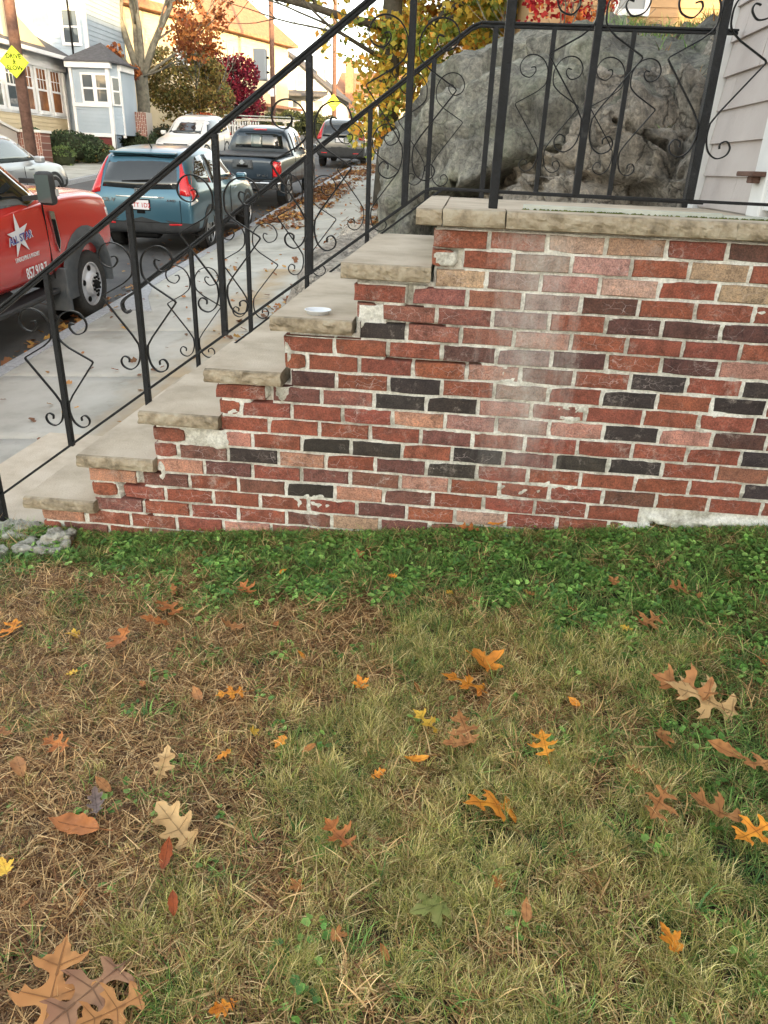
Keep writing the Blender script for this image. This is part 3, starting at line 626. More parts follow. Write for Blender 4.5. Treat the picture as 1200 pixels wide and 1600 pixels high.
# own house beside the landing
hs_ = thing('house', 'pinkish grey shingled house with white corner board, right of the landing', 'house', (0, 0, 0))
solidbox(1.335, 3.4, .16, 1.48, .1, 4.6).build('wall', M['shingle'], hs_)
siding((1.34, .16), (1, 0), (0, -1), 3.26, 1.34, 4.55, .14).build('wall', M['shingle'], hs_)
z = 1.335 - .14
rs = random.Random(5); row = 0
while z < 3.6:
    yy = .63 - (.3 if row % 2 else 0)
    while yy < 1.40:
        a, c_ = max(yy, .62), min(yy+.6, 1.405)
        if c_-a > .03:
            b = MB(); tl = rs.uniform(-.0015, .0015)
            b.add([(1.318+tl, a+.0012, z), (1.318+tl, c_-.0012, z), (1.334, c_-.0012, z+.15), (1.334, a+.0012, z+.15), (1.336, a+.0012, z), (1.336, c_-.0012, z), (1.3365, c_-.0012, z+.15), (1.3365, a+.0012, z+.15)],
                  [(0, 3, 2, 1), (4, 5, 6, 7), (0, 1, 5, 4), (3, 7, 6, 2), (0, 4, 7, 3), (1, 2, 6, 5)])
            b.build('shingle', M['shingle'], hs_)
        yy += .6
    z += .14; row += 1
MB().box(1.295, 1.40, 1.40, 1.50, 1.0, 4.6).box(1.29, 1.34, 1.41, 1.49, 1.0, 4.6).build('corner_board', M['white'], hs_, bevel=.004)
MB().box(1.285, 1.345, .46, .60, 1.33, 3.45).box(1.27, 1.30, .44, .62, 3.45, 3.6).build('door_casing', M['white'], hs_, bevel=.005)
MB().box(1.30, 1.33, .20, .46, 1.36, 3.44).build('door', M['white'], hs_)
MB().box(1.235, 1.30, .47, .66, 1.476, 1.494).box(1.25, 1.30, .52, .57, 1.452, 1.476).build('ledge', M['wood'], hs_, bevel=.003)
solidbox(4.6, 9.2, -13, -9.01, -1.2, 8.0).build('wall', M['shingle'], hs_); solidbox(4.6, 9.2, -9, 2, -.6, 8.4).build('wall', M['shingle'], hs_); gable_roof(4.6, 9.2, -9, 2, 8.4, 10.6, 'y').build('roof', M['roofdark'], hs_)  # unseen house body, plus an annex added to shade lawn and sign
solidbox(3.4, 4.6, .2, 1.48, .1, 4.6).build('wall', M['shingle'], hs_); solidbox(1.2, 4.6, .0, 1.6, 4.6, 4.8).build('roof', M['roofdark'], hs_)
for yy in (-7.5, -5, -2.5):
    for zz in (1.8, 5): window(hs_, (4.6, 0), (0, 1), (-1, 0), yy, zz, .9, 1.5)
# unseen three-storey house added behind the viewpoint to shade the yard and street
nb = thing('shade_house', 'pale flat roofed house added behind the viewpoint to shade the yard', 'house', (14.5, -37, -3.5))
solidbox(-7, 2.1, -6, 5, -1, 19).build('wall', M['creamsiding'], nb); solidbox(-7.4, 2.4, -6.4, 5.4, 19, 19.4).build('roof', M['roofdark'], nb)
for k in range(3):
    for a in (-6.2, -4.2, -2.0, .2): window(nb, (0, 5), (1, 0), (0, 1), a, 3.0+k*4.1, 1.0, 1.7)

# the house behind the rock
tn = thing('house', 'tan clapboard house lit by low sun behind the rock outcrop', 'house')
solidbox(1.0, 9.5, 12.03, 20, .5, 8.5).build('wall_core', M['tansiding'], tn)
siding((1.0, 12.0), (1, 0), (0, -1), 8.5, 2.4, 8.4, .13).build('wall', M['tansiding'], tn)
window(tn, (0, 12.0), (1, 0), (0, -1), 2.44, 3.92, .42, 1.1, tw=.09, pane='blind'); window(tn, (0, 12.0), (1, 0), (0, -1), 5.2, 3.92, .8, 1.3)
gable_roof(1.0, 9.5, 12, 20, 8.5, 11, 'x').build('roof', M['roofdark'], tn)

# pale blue house across the street with its bay and porch
bh = thing('house', 'pale blue clapboard house with a bay window, across the street behind the trimmed hedge', 'house')
g = 1.35
solidbox(-26, -14.05, 28.03, 31.4, g-1, 9.6).build('wall_core', M['bluesiding'], bh)
siding((-26, 28.0), (1, 0), (0, -1), 11.95, g-.6, 9.6, .16).build('wall', M['bluesiding'], bh)
siding((-14.05, 28.0), (0, 1), (1, 0), 3.4, g-.6, 9.6, .16).build('wall', M['bluesiding'], bh)
MB().box(-14.13, -14.01, 27.96, 28.06, g-.5, 9.6).build('corner_board', M['white'], bh)
gable_roof(-26, -14.05, 28, 31.4, 9.6, 11.5, 'x').build('roof', M['roofdark'], bh)
window(bh, (0, 28.0), (1, 0), (0, -1), -16.05, 5.55, .65, 1.25, pane='blind'); window(bh, (0, 28.0), (1, 0), (0, -1), -14.9, 5.1, .55, 1.0)
# bay: front facet, slanted facet
bay = [(-14.35, 27.0), (-12.95, 27.0), (-12.45, 27.7), (-12.45, 28.6)]
core_ = MB(); core_.prism([(-14.35, 28.3, 2.1), (-14.35, 27.03, 2.1), (-12.97, 27.03, 2.1), (-12.76, 27.5, 2.1), (-12.76, 28.9, 2.1), (-14.35, 28.9, 2.1)], (0, 0, 2.3)); core_.build('bay', M['bluesiding'], bh)
siding((-14.35, 27.0), (1, 0), (0, -1), 1.4, 2.1, 3.05, .13).build('bay_wall', M['bluesiding'], bh)
dd = Vector((.21, .5, 0)).normalized(); dn = Vector((.5, -.21, 0)).normalized()
siding((-12.95, 27.0), (dd.x, dd.y), (dn.x, dn.y), .54, 2.1, 3.05, .13).build('bay_wall', M['bluesiding'], bh)
MB().box(-14.4, -14.3, 26.94, 27.1, 1.5, 4.35).box(-13.02, -12.9, 26.92, 27.05, 1.5, 4.35).box(-14.5, -12.8, 26.85, 27.02, 4.22, 4.40).box(-14.4, -12.9, 26.93, 27.0, 2.98, 3.1).box(-14.4, -12.9, 26.93, 27.0, 2.0, 2.12).box(-13.02, -12.9, 26.9, 27.0, 1.2, 2.1).build('bay_trim', M['white'], bh)
MB().box(-12.80, -12.66, 27.45, 28.7, 4.2, 4.4).box(-12.80, -12.71, 27.46, 27.55, 2.0, 4.3).build('bay_trim', M['white'], bh)
window(bh, (0, 27.0), (1, 0), (0, -1), -13.93, 3.16, .37, .84, tw=.07); window(bh, (0, 27.0), (1, 0), (0, -1), -13.42, 3.16, .37, .84, tw=.07)
window(bh, (-12.95, 27.0), (dd.x, dd.y), (dn.x, dn.y), .12, 3.1, .30, .84, tw=.05)
rf = MB(); rf.prism([(-14.55, 26.8, 4.40), (-12.75, 26.8, 4.40), (-12.55, 27.4, 4.40), (-12.55, 28.9, 4.40), (-14.55, 28.9, 4.40)], (0, 0, .05))
rf.add([(-14.55, 26.8, 4.45), (-12.75, 26.8, 4.45), (-12.55, 27.4, 4.45), (-12.55, 28.2, 4.45), (-14.55, 28.2, 4.45), (-13.6, 28.1, 5.15)], [(0, 1, 5), (1, 2, 5), (2, 3, 5), (4, 0, 5)]); rf.build('bay_roof', M['roofdark'], bh)
MB().box(-13.95, -12.99, 27.1, 27.2, .9, 2.05).build('cellar_panel', M['maroon'], bh)
MB().box(-12.75, -12.3, 28.6, 29.2, 1.0, 2.95).build('chimney_base', M['redbrick'], bh)
MB().tube([(-14.6, 27.9, 1.2), (-14.6, 27.9, 9.4)], .035, 6).build('downpipe', M['black'], bh)
# sun porch in front of the blue house
po = thing('porch_house', 'cream sun porch with a row of paned windows, left of the blue house', 'porch')
solidbox(-24, -15.04, 20.5, 27.7, .8, 4.45).build('wall_core', M['creamsiding'], po)
siding((-15.0, 20.5), (0, 1), (1, 0), 7.2, 1.2, 2.6, .13).build('wall', M['creamsiding'], po)
MB().box(-15.06, -14.96, 20.5, 27.7, 2.56, 2.68).box(-15.06, -14.9, 20.4, 27.8, 4.1, 4.5).box(-15.06, -14.94, 27.55, 27.7, 1.2, 4.2).build('porch_trim', M['white'], po)
for k in range(7):
    window(po, (-15.0, 0), (0, 1), (1, 0), 20.75+k*.98, 2.74, .62, 1.3, grid=3, pane='shadebrown' if k > 3 else 'pane', tw=.12)
pr = MB(); pr.prism([(-14.6, 20.1, 4.45), (-14.6, 28.0, 4.45), (-18.9, 28.0, 6.6), (-24, 28.0, 6.6), (-24, 20.1, 6.6), (-18.9, 20.1, 6.6)], (0, 0, .12)); pr.build('porch_roof', M['roofdark'], po)
MB().bar((-14.55, 20.0, 4.5), (-14.55, 28.0, 4.5), .14, .12).build('gutter', M['white'], po)
MB().add([(-15.0, 24.0, 4.5), (-15.0, 27.3, 4.5), (-15.0, 24.0, 5.9), (-15.2, 24.0, 4.5), (-15.2, 27.3, 4.5), (-15.2, 24.0, 5.9)], [(0, 1, 2), (5, 4, 3), (1, 4, 5, 2), (0, 2, 5, 3)]).build('gable', M['creamsiding'], po)

# big yellow house further up the street: its front runs north-east
yh = thing('house', 'tall yellow clapboard house with a red brown roof, beyond the crimson tree', 'house')
ua = R(22); u = (math.sin(ua), math.cos(ua)); n_ = (math.cos(ua), -math.sin(ua))
o0 = (-18.2, 40.6); LY = 15.5; g = 3.0; ez = 8.45
def YP(a, d, z): return (o0[0]+u[0]*a+n_[0]*d, o0[1]+u[1]*a+n_[1]*d, z)
cb = MB(); cb.prism([YP(-6, -.03, g-1), YP(LY, -.03, g-1), YP(LY, -9, g-1), YP(-6, -9, g-1)], (0, 0, ez-g+1)); cb.build('wall_core', M['creamsiding'], yh)
siding(YP(-6, 0, 0), u, n_, LY+6, g-.6, ez, .14).build('wall', M['creamsiding'], yh)
nf = (u[0], u[1]); siding(YP(-6, -9, 0), n_, (-u[0], -u[1]), 9, g-.6, ez, .14).build('wall', M['creamsiding'], yh)
rb = MB(); rb.add([YP(-6.5, .55, ez-.05), YP(LY+.5, .55, ez-.05), YP(LY+.5, -9.6, ez-.05), YP(-6.5, -9.6, ez-.05), YP(-2.5, -4.5, ez+4.6), YP(LY-3.2, -4.5, ez+4.6),
        YP(-6.5, .55, ez+.12), YP(LY+.5, .55, ez+.12), YP(LY+.5, -9.6, ez+.12), YP(-6.5, -9.6, ez+.12)], [(3, 2, 1, 0), (0, 1, 7, 6), (1, 2, 8, 7), (2, 3, 9, 8), (3, 0, 6, 9), (6, 7, 5, 4), (7, 8, 5), (8, 9, 4, 5), (9, 6, 4)])
rb.build('roof', M['roofred'], yh)
dm = MB(); dm.prism([YP(1.5, .2, ez+.1), YP(6.5, .2, ez+.1), YP(4.0, .2, ez+3.3)], (-n_[0]*4, -n_[1]*4, 0)); dmr = dm.build('dormer', M['creamsiding'], yh)
dr = MB(); dr.bar(YP(1.1, -1.8, ez-.1), YP(4.0, -1.8, ez+3.55), 4.6, .12, (n_[0], n_[1], 0)); dr.bar(YP(6.9, -1.8, ez-.1), YP(4.0, -1.8, ez+3.55), 4.6, .12, (n_[0], n_[1], 0))
sl1 = MB()
for a0, a1 in ((1.0, 4.0), (7.0, 4.0)):
    sl1.prism([YP(a0, .6, ez-.25), YP(a1, .6, ez+3.45), YP(a1, .6, ez+3.6), YP(a0, .6, ez-.1)], (-n_[0]*4.6, -n_[1]*4.6, 0))
sl1.build('dormer_roof', M['roofred'], dmr)
for a, z_ in ((4.4, 5.9), (5.35, 5.9), (9.3, 5.7), (13.2, 5.6), (9.3, 3.2), (13.2, 3.2), (-.5, 5.9), (4.8, 3.0)): window(yh, o0, u, n_, a, z_, .6, 1.35, pane='blind', tw=.14)
MB().tube([YP(6.3, .08, g-.4), YP(6.3, .08, ez)], .05, 6).build('downpipe', M['roofred'], yh)
MB().prism([YP(11.5, .0, 4.75), YP(LY+.2, .0, 4.75), YP(LY+.2, 1.1, 4.6), YP(11.5, 1.1, 4.6)], (0, 0, .14)).build('porch_roof', M['roofred'], yh)
# white house with a gable beyond, and more roofs behind it
def simple_house(label, x0, x1, y0, y1, z0, ze, zr, wallm, roofm, wins, ax='y', name='house'):
    h = thing(name, label, 'house'); solidbox(x0, x1, y0, y1, z0, ze).build('wall', M[wallm], h)
    b = MB()
    if ax == 'y': c = (x0+x1)/2; b.prism([(x0, y0+.01, ze), (x1, y0+.01, ze), (c, y0+.01, zr)], (0, y1-y0-.02, 0))
    else: c = (y0+y1)/2; b.prism([(x0+.01, y0, ze), (x0+.01, y1, ze), (x0+.01, c, zr)], (x1-x0-.02, 0, 0))
    b.build('gable', M[wallm], h); gable_roof(x0, x1, y0, y1, ze, zr, ax).build('roof', M[roofm], h)
    for a, z_, w_, h__ in wins: window(h, (0, y0), (1, 0), (0, -1), a, z_, w_, h__, pane='blind', tw=.12)
    return h
h = simple_house('white gabled house with a grey porch roof, beyond the utility box', -17.6, -10.6, 62, 72, 3.0, 6.5, 9.0, 'whitesiding', 'roofdark', [(-15.8, 4.7, .7, 1.1), (-13.6, 4.7, .7, 1.1), (-14.6, 6.7, .6, .9), (-13.2, 6.7, .6, .9), (-11.9, 4.7, .7, 1.1)])
MB().prism([(-17.4, 61.9, 6.2), (-17.4, 60.2, 5.95), (-17.4, 60.2, 6.1), (-17.4, 61.9, 6.45)], (6.6, 0, 0)).build('porch_roof', M['roofdark'], h)
MB().box(-12.4, -11.8, 66, 66.8, 7.0, 9.9).build('chimney', M['creamsiding'], h)
h = simple_house('orange roofed house with a tall brick chimney far up the street', -13.5, -6.5, 84, 94, 4.0, 8.0, 10.2, 'creamsiding', 'roofred', [(-12.4, 6, .8, 1.2), (-9.2, 6, .8, 1.2)], 'x')
MB().box(-12.6, -11.8, 83.2, 83.98, 5, 10.9).build('chimney', M['roofred'], h)
simple_house('white house glimpsed through the yellow maple leaves', -2.6, 3.8, 58, 66, 3.0, 7.6, 10.6, 'whitesiding', 'roofdark', [(-1.6, 5, .8, 1.2), (1.0, 5, .8, 1.2)], 'x')
# brick steps and pier at the porch, far left
bs = thing('brick_steps', 'sloping brick stair side wall at the far left edge, behind the silver car', 'steps')
MB().prism([(-14.9, 19.4, .3), (-14.9, 23.1, .3), (-14.9, 23.1, 1.95), (-14.9, 22.2, 2.15), (-14.9, 20.0, 3.1), (-14.9, 19.4, 3.1)], (.35, 0, 0)).build('brick_side', M['redbrick'], bs)
MB().bar((-14.72, 19.4, 3.2), (-14.72, 20.1, 3.14), .45, .08).bar((-14.72, 20.1, 3.14), (-14.72, 22.25, 2.2), .45, .08).bar((-14.72, 22.25, 2.2), (-14.72, 23.15, 2.0), .45, .08).build('coping', M['whitesiding'], bs)
bp_ = thing('brick_pier', 'squat red brick pier at the end of the far steps beside the trimmed hedge', 'pier')
MB().box(-14.7, -13.85, 23.3, 23.9, .6, 1.98).build('pier', M['redbrick'], bp_); MB().box(-14.75, -13.8, 23.25, 23.95, 1.98, 2.06).build('coping', M['whitesiding'], bp_)
fe = thing('fence', 'low pale picket fence beside the round bush up the street', 'fence')
for k in range(16): MB().box(-12.9+k*.14, -12.84+k*.14, 40, 40.03, 2.3, 3.25).build('picket', M['white'], fe)
MB().box(-12.95, -10.75, 40.03, 40.06, 2.5, 2.58).box(-12.95, -10.75, 40.03, 40.06, 3.0, 3.08).build('fence_rail', M['white'], fe)

# ------------------------------------------------------------------ poles, signs and wires
def pole(x, y, h, r, label, lean=(0, 0), z0=None):
    z0 = street(y)+.1 if z0 is None else z0
    t = thing('utility_pole', label, 'utility pole', (x, y, z0)); MB().tube([(0, 0, -.2), (lean[0]*.5, lean[1]*.5, h*.5), (lean[0], lean[1], h)], [r, r*.92, r*.8], 12).build('pole', M['wood'], t, smooth=True); return t
p1 = pole(-12.3, 19.75, 9, .16, 'thick brown utility pole at the far left carrying the yellow drive slow sign')
sg = thing('road_sign', 'fluorescent yellow diamond sign reading DRIVE SLOW on the far left pole', 'road sign', (-12.24, 19.45, 3.60))
tow = Vector((CAM.x+11.93, CAM.y-19.3, 0)).normalized(); ux = Vector((-tow.y, tow.x, 0)); hd = .385
tt = Vector((tow.x*.6-.1, tow.y*.6-.4, 0)).normalized(); ux = Vector((-tt.y, tt.x, 0))
def SP(a, z_, d=0): return tuple(ux*a + Vector((0, 0, z_)) + tt*d)
MB().prism([SP(hd, 0), SP(0, hd), SP(-hd, 0), SP(0, -hd)], tuple(-tt*.006)).build('sign_plate', M['signyel'], sg)
bm = MB(); q = hd*.93; q2 = hd*.90
bm.add([SP(q, 0, .008), SP(0, q, .008), SP(-q, 0, .008), SP(0, -q, .008), SP(q2, 0, .008), SP(0, q2, .008), SP(-q2, 0, .008), SP(0, -q2, .008)], [(0, 1, 5, 4), (1, 2, 6, 5), (2, 3, 7, 6), (3, 0, 4, 7)]); bm.build('border', M['black'], sg)
text_mesh('DRIVE', .155, M['black'], sg, basis(SP(0, .13, .008), tuple(ux), (0, 0, 1)), depth=.002, xs=.95)
text_mesh('SLOW', .155, M['black'], sg, basis(SP(0, -.145, .008), tuple(ux), (0, 0, 1)), depth=.002, xs=.95)
rn = MB()
for a, b_, w_ in (((0, .035), (.0, -.02), .03), ((0, .03), (.05, .0), .014), ((0, .03), (-.045, .01), .014), ((0, -.02), (.045, -.06), .018), ((.045, -.06), (.05, -.075), .012), ((0, -.02), (-.03, -.05), .018), ((-.03, -.05), (-.06, -.055), .014)):
    rn.bar(SP(a[0], a[1], .008), SP(b_[0], b_[1], .008), .004, w_, tuple(Vector((0, 0, 1)) if abs(b_[0]-a[0]) > abs(b_[1]-a[1]) else ux))
rn.disc(SP(.003, .055, .002), tuple(tt), .016, 12, .002); rn.build('runner_symbol', M['black'], sg)
p2 = pole(-10.9, 44.0, 11, .14, 'dark utility pole with a grey box in front of the yellow house')
eb = thing('utility_box', 'pale grey metal utility box mounted on the pole before the yellow house', 'box', (-11.42, 43.7, 6.2))
MB().box(-.42, .28, -.25, .2, -.75, .75).build('cabinet', M['greybox'], eb, bevel=.05, seg=2); MB().box(.28, .4, -.08, .08, .3, .4).box(.28, .4, -.08, .08, -.4, -.3).build('bracket', M['black'], eb)
MB().box(-11.01, -10.79, 43.78, 43.84, 4.7, 5.1).build('pole_notice', M['white'], None); tag(bpy.data.objects['pole_notice'], 'small pale notice plate on the dark pole near the grey box', 'plate')
p3 = pole(-9.1, 54.5, 11, .15, 'distant utility pole carrying the small yellow sign above the parked black car')
s2 = thing('road_sign', 'small distant yellow diamond sign on the pole above the grey parked car', 'road sign', (-9.12, 54.25, 5.2))
MB().prism([(.5, 0, 0), (0, 0, .5), (-.5, 0, 0), (0, 0, -.5)], (0, .01, 0)).build('sign_plate', M['signyel'], s2); MB().box(-.2, .2, -.006, -.001, .08, .13).box(-.05, .05, -.006, -.001, -.06, .03).box(-.18, .18, -.006, -.001, -.2, -.15).build('symbol', M['greyplastic'], s2)
def wire(a, b_, sag, label):
    pts = [Vector(a).lerp(Vector(b_), t/16) - Vector((0, 0, sag*4*(t/16)*(1-t/16))) for t in range(17)]
    tag(MB().tube(pts, .016, 5).build('power_line', M['black']), label, 'wire')
wire((-12.3, 19.75, 9.0), (-10.9, 44.0, 12.6), .7, 'upper power line sagging between the street poles')
wire((-10.9, 44.0, 8.9), (-9.1, 54.5, 9.6), .4, 'power line running from the dark pole past the white gabled house')
wire((-12.3, 19.75, 7.9), (-10.9, 44.0, 9.0), .5, 'lower cable crossing in front of the yellow house')
wire((-10.9, 44.0, 10.6), (-15.2, 48.0, 8.0), .2, 'thin service cable to the yellow house eaves')

# ------------------------------------------------------------------ rock ledge
def rock_mesh(name, c, r, p, amp, freq, sub, mat, seed, under=None, ridge=.35):
    bm_ = bmesh.new(); bmesh.ops.create_icosphere(bm_, subdivisions=sub, radius=1)
    sv = Vector((seed*7.1, seed*3.3, seed*1.7))
    for v in bm_.verts:
        d = v.co.normalized(); k = (abs(d.x)**p + abs(d.y)**p + abs(d.z)**p)**(-1/p); q = Vector((d.x*k*r[0], d.y*k*r[1], d.z*k*r[2]))
        P = q + Vector(c)
        f = noise.fractal(P*freq+sv, 1.0, 2.0, 6); rg = 1-abs(noise.noise(P*freq*1.7+sv*2))*2
        f2 = noise.fractal(P*freq*5+sv, .8, 2.1, 4); cr = min(abs(noise.noise(P*freq*1.1+sv*3 + Vector((f, f, f))*.5))*9, 1)
        cr2 = min(abs(noise.noise(P*freq*2.3+sv*5 + Vector((f2, f, f2))*.3))*11, 1); off = amp*(f + ridge*rg + .30*f2) - amp*.75*(1-cr) - amp*.3*(1-cr2)*(freq > 1)
        q = q + d*off
        P = q + Vector(c)
        if under is not None: P = under(P)
        v.co = P
    me = bpy.data.meshes.new(name); bm_.to_mesh(me); bm_.free(); me.materials.append(mat); me.polygons.foreach_set('use_smooth', [True]*len(me.polygons)); return me
def under1(P):
    zc = 1.36 + .42*(P.x-.04) + .05*noise.noise(Vector((P.x*4, 1, 2)))
    if P.y < 4.5 and P.x > -.25:
        t = sstep(0, .22, zc-P.z)*sstep(-.25, .15, P.x); P = Vector((P.x, P.y+1.1*t, P.z))
    return P
def cleft(P):
    for (ax, az, bx, bz_, w_) in ((.55, 1.56, .85, 1.44, .022), (.85, 1.44, 1.18, 1.37, .028), (1.18, 1.37, 1.24, 1.30, .055), (.95, 1.75, 1.25, 1.60, .009), (1.25, 1.60, 1.42, 1.66, .008), (.62, 1.50, .60, 1.36, .016)):
        dx, dz = bx-ax, bz_-az; t = min(max(((P.x-ax)*dx+(P.z-az)*dz)/(dx*dx+dz*dz), 0), 1); d = math.hypot(P.x-ax-t*dx + .02*noise.noise(P*9), P.z-az-t*dz + .02*noise.noise(P*8))
        if P.y < 3 and d < w_*1.6: P = Vector((P.x, P.y + .13*(1-sstep(w_*.5, w_*1.6, d)), P.z))
    return P
ledge = thing('rock_outcrop', 'huge grey granite outcrop, smooth at left and cracked at right, behind the railings', 'rock')
obj('boulder', rock_mesh('boulder', (1.22, 5.0, .55), (1.80, 3.1, 1.92), 2.7, .20, .9, 7, M['rockA'], 1, under1), ledge)
obj('boulder', rock_mesh('boulder', (1.80, 2.75, .93), (1.40, 1.0, 1.16), 2.2, .24, 1.7, 7, M['rockB'], 2, cleft), ledge)
obj('boulder', rock_mesh('boulder', (3.2, 7.6, .6), (2.3, 3.2, 2.05), 3.0, .22, 1.1, 6, M['rockB'], 3), ledge)
obj('boulder', rock_mesh('boulder', (2.35, 4.9, .9), (1.1, 1.3, 1.28), 2.6, .18, 1.6, 6, M['rockB'], 4), ledge)
obj('rock_shelf', rock_mesh('rock_shelf', (-.95, 7.6, -.05), (.75, 3.2, .62), 3.2, .09, 1.4, 5, M['rockB'], 5), ledge)

# ------------------------------------------------------------------ foliage, trees, hedges
def leaf_cloud(name, blobs, n, size, pal, mat, parent, shell=0.0, droop=.0, seed=1, jit=.25):
    r = np.random.default_rng(seed); pal = np.array(pal, float)
    w_ = np.array([b[3]*b[4]*b[5] for b in blobs])**.75; w_ /= w_.sum(); idx = r.choice(len(blobs), n, p=w_)
    B = np.array([b[:6] for b in blobs], float)[idx]
    d = r.normal(size=(n, 3)); d /= np.linalg.norm(d, axis=1)[:, None]; rad = r.random(n)**(1/3); rad = shell + (1-shell)*rad
    C = B[:, :3] + d*rad[:, None]*B[:, 3:6]
    # clumps: drop a share by coarse noise to leave gaps
    keep = np.array([noise.noise(Vector(c)*1.1/ max(size*6, .3)) > -.17 for k, c in enumerate(C)]) if n < 60000 else np.ones(n, bool)
    C = C[keep]; idx = idx[keep]; n = len(C)
    u = r.normal(size=(n, 3)); u /= np.linalg.norm(u, axis=1)[:, None]; t = r.normal(size=(n, 3)); v = np.cross(u, t); v /= np.linalg.norm(v, axis=1)[:, None]; nn = np.cross(u, v)
    s = size*(.6+.8*r.random(n))[:, None]
    P = np.stack([C-u*s*.5, C+v*s*.36+nn*s*.08, C+u*s*.55, C-v*s*.36+nn*s*.08], 1).reshape(-1, 3)
    Fq = np.arange(4*n).reshape(n, 4)
    cn = np.array([noise.noise(Vector(c)*1.3/max(size*5, .3)+Vector((9, seed, 3))) for c in C[::1]])
    ci = np.clip(((cn*.9+.5) + r.normal(0, .22, n))*len(pal), 0, len(pal)-1).astype(int); cc = pal[ci]*(1+r.normal(0, jit, (n, 1))); cc = np.clip(cc, .004, 1)
    me = np_mesh(name, P, Fq, mat, np.repeat(cc, 4, 0)); return tag(obj(name, me, parent), kind='stuff') if parent is not None else obj(name, me, None)
def limb(b, p, d, L_, r, depth, rr, spread=.5, upb=.15, tips=None):
    pts = [Vector(p)]; rad = [r]; k = 5; dd = Vector(d).normalized()
    for i in range(k):
        dd = (dd + Vector((rr.uniform(-1, 1), rr.uniform(-1, 1), rr.uniform(-.6, .8)))*.12 + Vector((0, 0, upb*.2))).normalized(); pts.append(pts[-1]+dd*L_/k); rad.append(r*(1-.45*(i+1)/k))
    b.tube(pts, rad, 8 if r > .05 else 5)
    if tips is not None and depth <= 1: tips.append(tuple(pts[-1])); tips.append(tuple(pts[3]))
    if depth > 0:
        for k_ in range(rr.choice([2, 3, 3])):
            nd = (dd + Vector((rr.uniform(-1, 1), rr.uniform(-1, 1), rr.uniform(-.4, .9)))*spread*1.6).normalized()
            limb(b, pts[rr.choice([3, 4, 5])], nd, L_*rr.uniform(.6, .85), rad[-1]*rr.uniform(.65, .95), depth-1, rr, spread, upb, tips)
def tree(name, label, loc, h, r, blobs, n, size, pal, barkm, seed, depth=3, cat='tree', lean=(0, 0), group=None, first=2.4, dirs=None, spread=.5, L0=2.6):
    t = thing(name, label, cat, loc, group); rr = random.Random(seed); b = MB(); tips = []
    top = Vector((lean[0], lean[1], h)); b.tube([(0, 0, -.3), (lean[0]*.15, lean[1]*.15, h*.35), (lean[0]*.6, lean[1]*.6, h*.75), tuple(top)], [r*1.35, r, r*.85, r*.7], 12)
    b.build('trunk', barkm, t, smooth=True); lb = MB()
    for d in (dirs or [(1, 0, .8), (-1, .3, .9), (.1, 1, .9), (0, -1, .8), (.2, .1, 1.5)]): limb(lb, top - Vector((0, 0, rr.uniform(0, .4))), d, L0, r*.55, depth, rr, spread, tips=tips)
    lb.build('limbs', barkm, t, smooth=True)
    if blobs == 'tips':
        blobs = [(x, y_, z_, .45, .45, .35) for x, y_, z_ in tips]
    leaf_cloud('crown', blobs, n, size, pal, M['foliage'], t, seed=seed); return t
OR = [(.30, .085, .025), (.38, .13, .035), (.22, .07, .03), (.42, .17, .05)]
oak = thing('oak_tree', 'grey oak with sparse orange brown leaves across the street, before the blue house', 'tree', (-13.5, 31.2, street(31)+.15))
rr = random.Random(11); b = MB()
b.tube([(0, 0, -.3), (.02, 0, .8), (.12, 0, 1.8), (.1, 0, 2.9)], [.36, .28, .25, .26], 14); b.build('trunk', M['bark'], oak, smooth=True)
lb = MB(); tips = []
for d, L_, r_ in (((-.35, -.1, 1), 3.6, .16), ((.35, .1, 1.0), 3.6, .17), ((-.1, .3, 1.2), 3.4, .15), ((-1.2, -.3, .75), 3.0, .10), ((.75, -.3, 1), 2.9, .11), ((.15, -.2, 1.3), 3.2, .14), ((-.8, -.4, 1.1), 3.3, .12), ((1.3, 0, .7), 2.6, .07), ((-1.5, -.3, .22), 3.2, .07), ((-1.2, -.8, .4), 3.4, .07), ((-1.6, .2, .55), 3.4, .08), ((1.0, -.6, .2), 2.2, .05)):
    limb(lb, (.08, 0, 2.75+rr.uniform(-.2, .2)), d, L_, r_, 3, rr, .42, tips=tips)
lb.build('limbs', M['bark'], oak, smooth=True)
tp = [t for i, t in enumerate(tips) if rr.random() < .3 or t[2] < 4.8]
leaf_cloud('crown', [(x, y_, z_, .45, .45, .4) for x, y_, z_ in tp] + [(-1.7, -2, 3.2, .5, .4, .6), (-1.8, -2, 2.6, .4, .4, .4), (-3.2, -2.2, 3.9, .4, .4, .6), (-3.0, -2.2, 3.3, .4, .4, .4), (-2.5, -2.2, 4.3, .6, .4, .3), (-1.0, -2, 4.6, .5, .4, .3), (-.3, -1.5, 3.5, .5, .5, .35), (.2, -1.2, 2.9, .4, .4, .3)]*9, 11000, .16, OR, M['foliage'], oak, seed=5)
tree('apple_tree', 'bushy olive brown tree across the street, between the oak and the red tree', (-12.6, 36.5, street(36)+.3), 1.5, .13,
     [(-.5, 0, 2.4, 1.4, 1.5, 1.3), (-1.7, .3, 2.0, 1.1, 1.2, 1.1), (.6, 0, 2.0, 1.0, 1.2, .9), (-.2, 0, 3.6, 1.0, 1.2, .8), (-1.9, .4, 3.3, .9, .9, .8), (-2.6, .2, 2.8, .7, .8, .7), (.5, .3, 3.0, .7, .8, .6)], 12000, .14, [(.12, .11, .04), (.21, .17, .06), (.28, .18, .06), (.36, .29, .08), (.16, .17, .06)], M['bark'], 8, 2, L0=1.6)
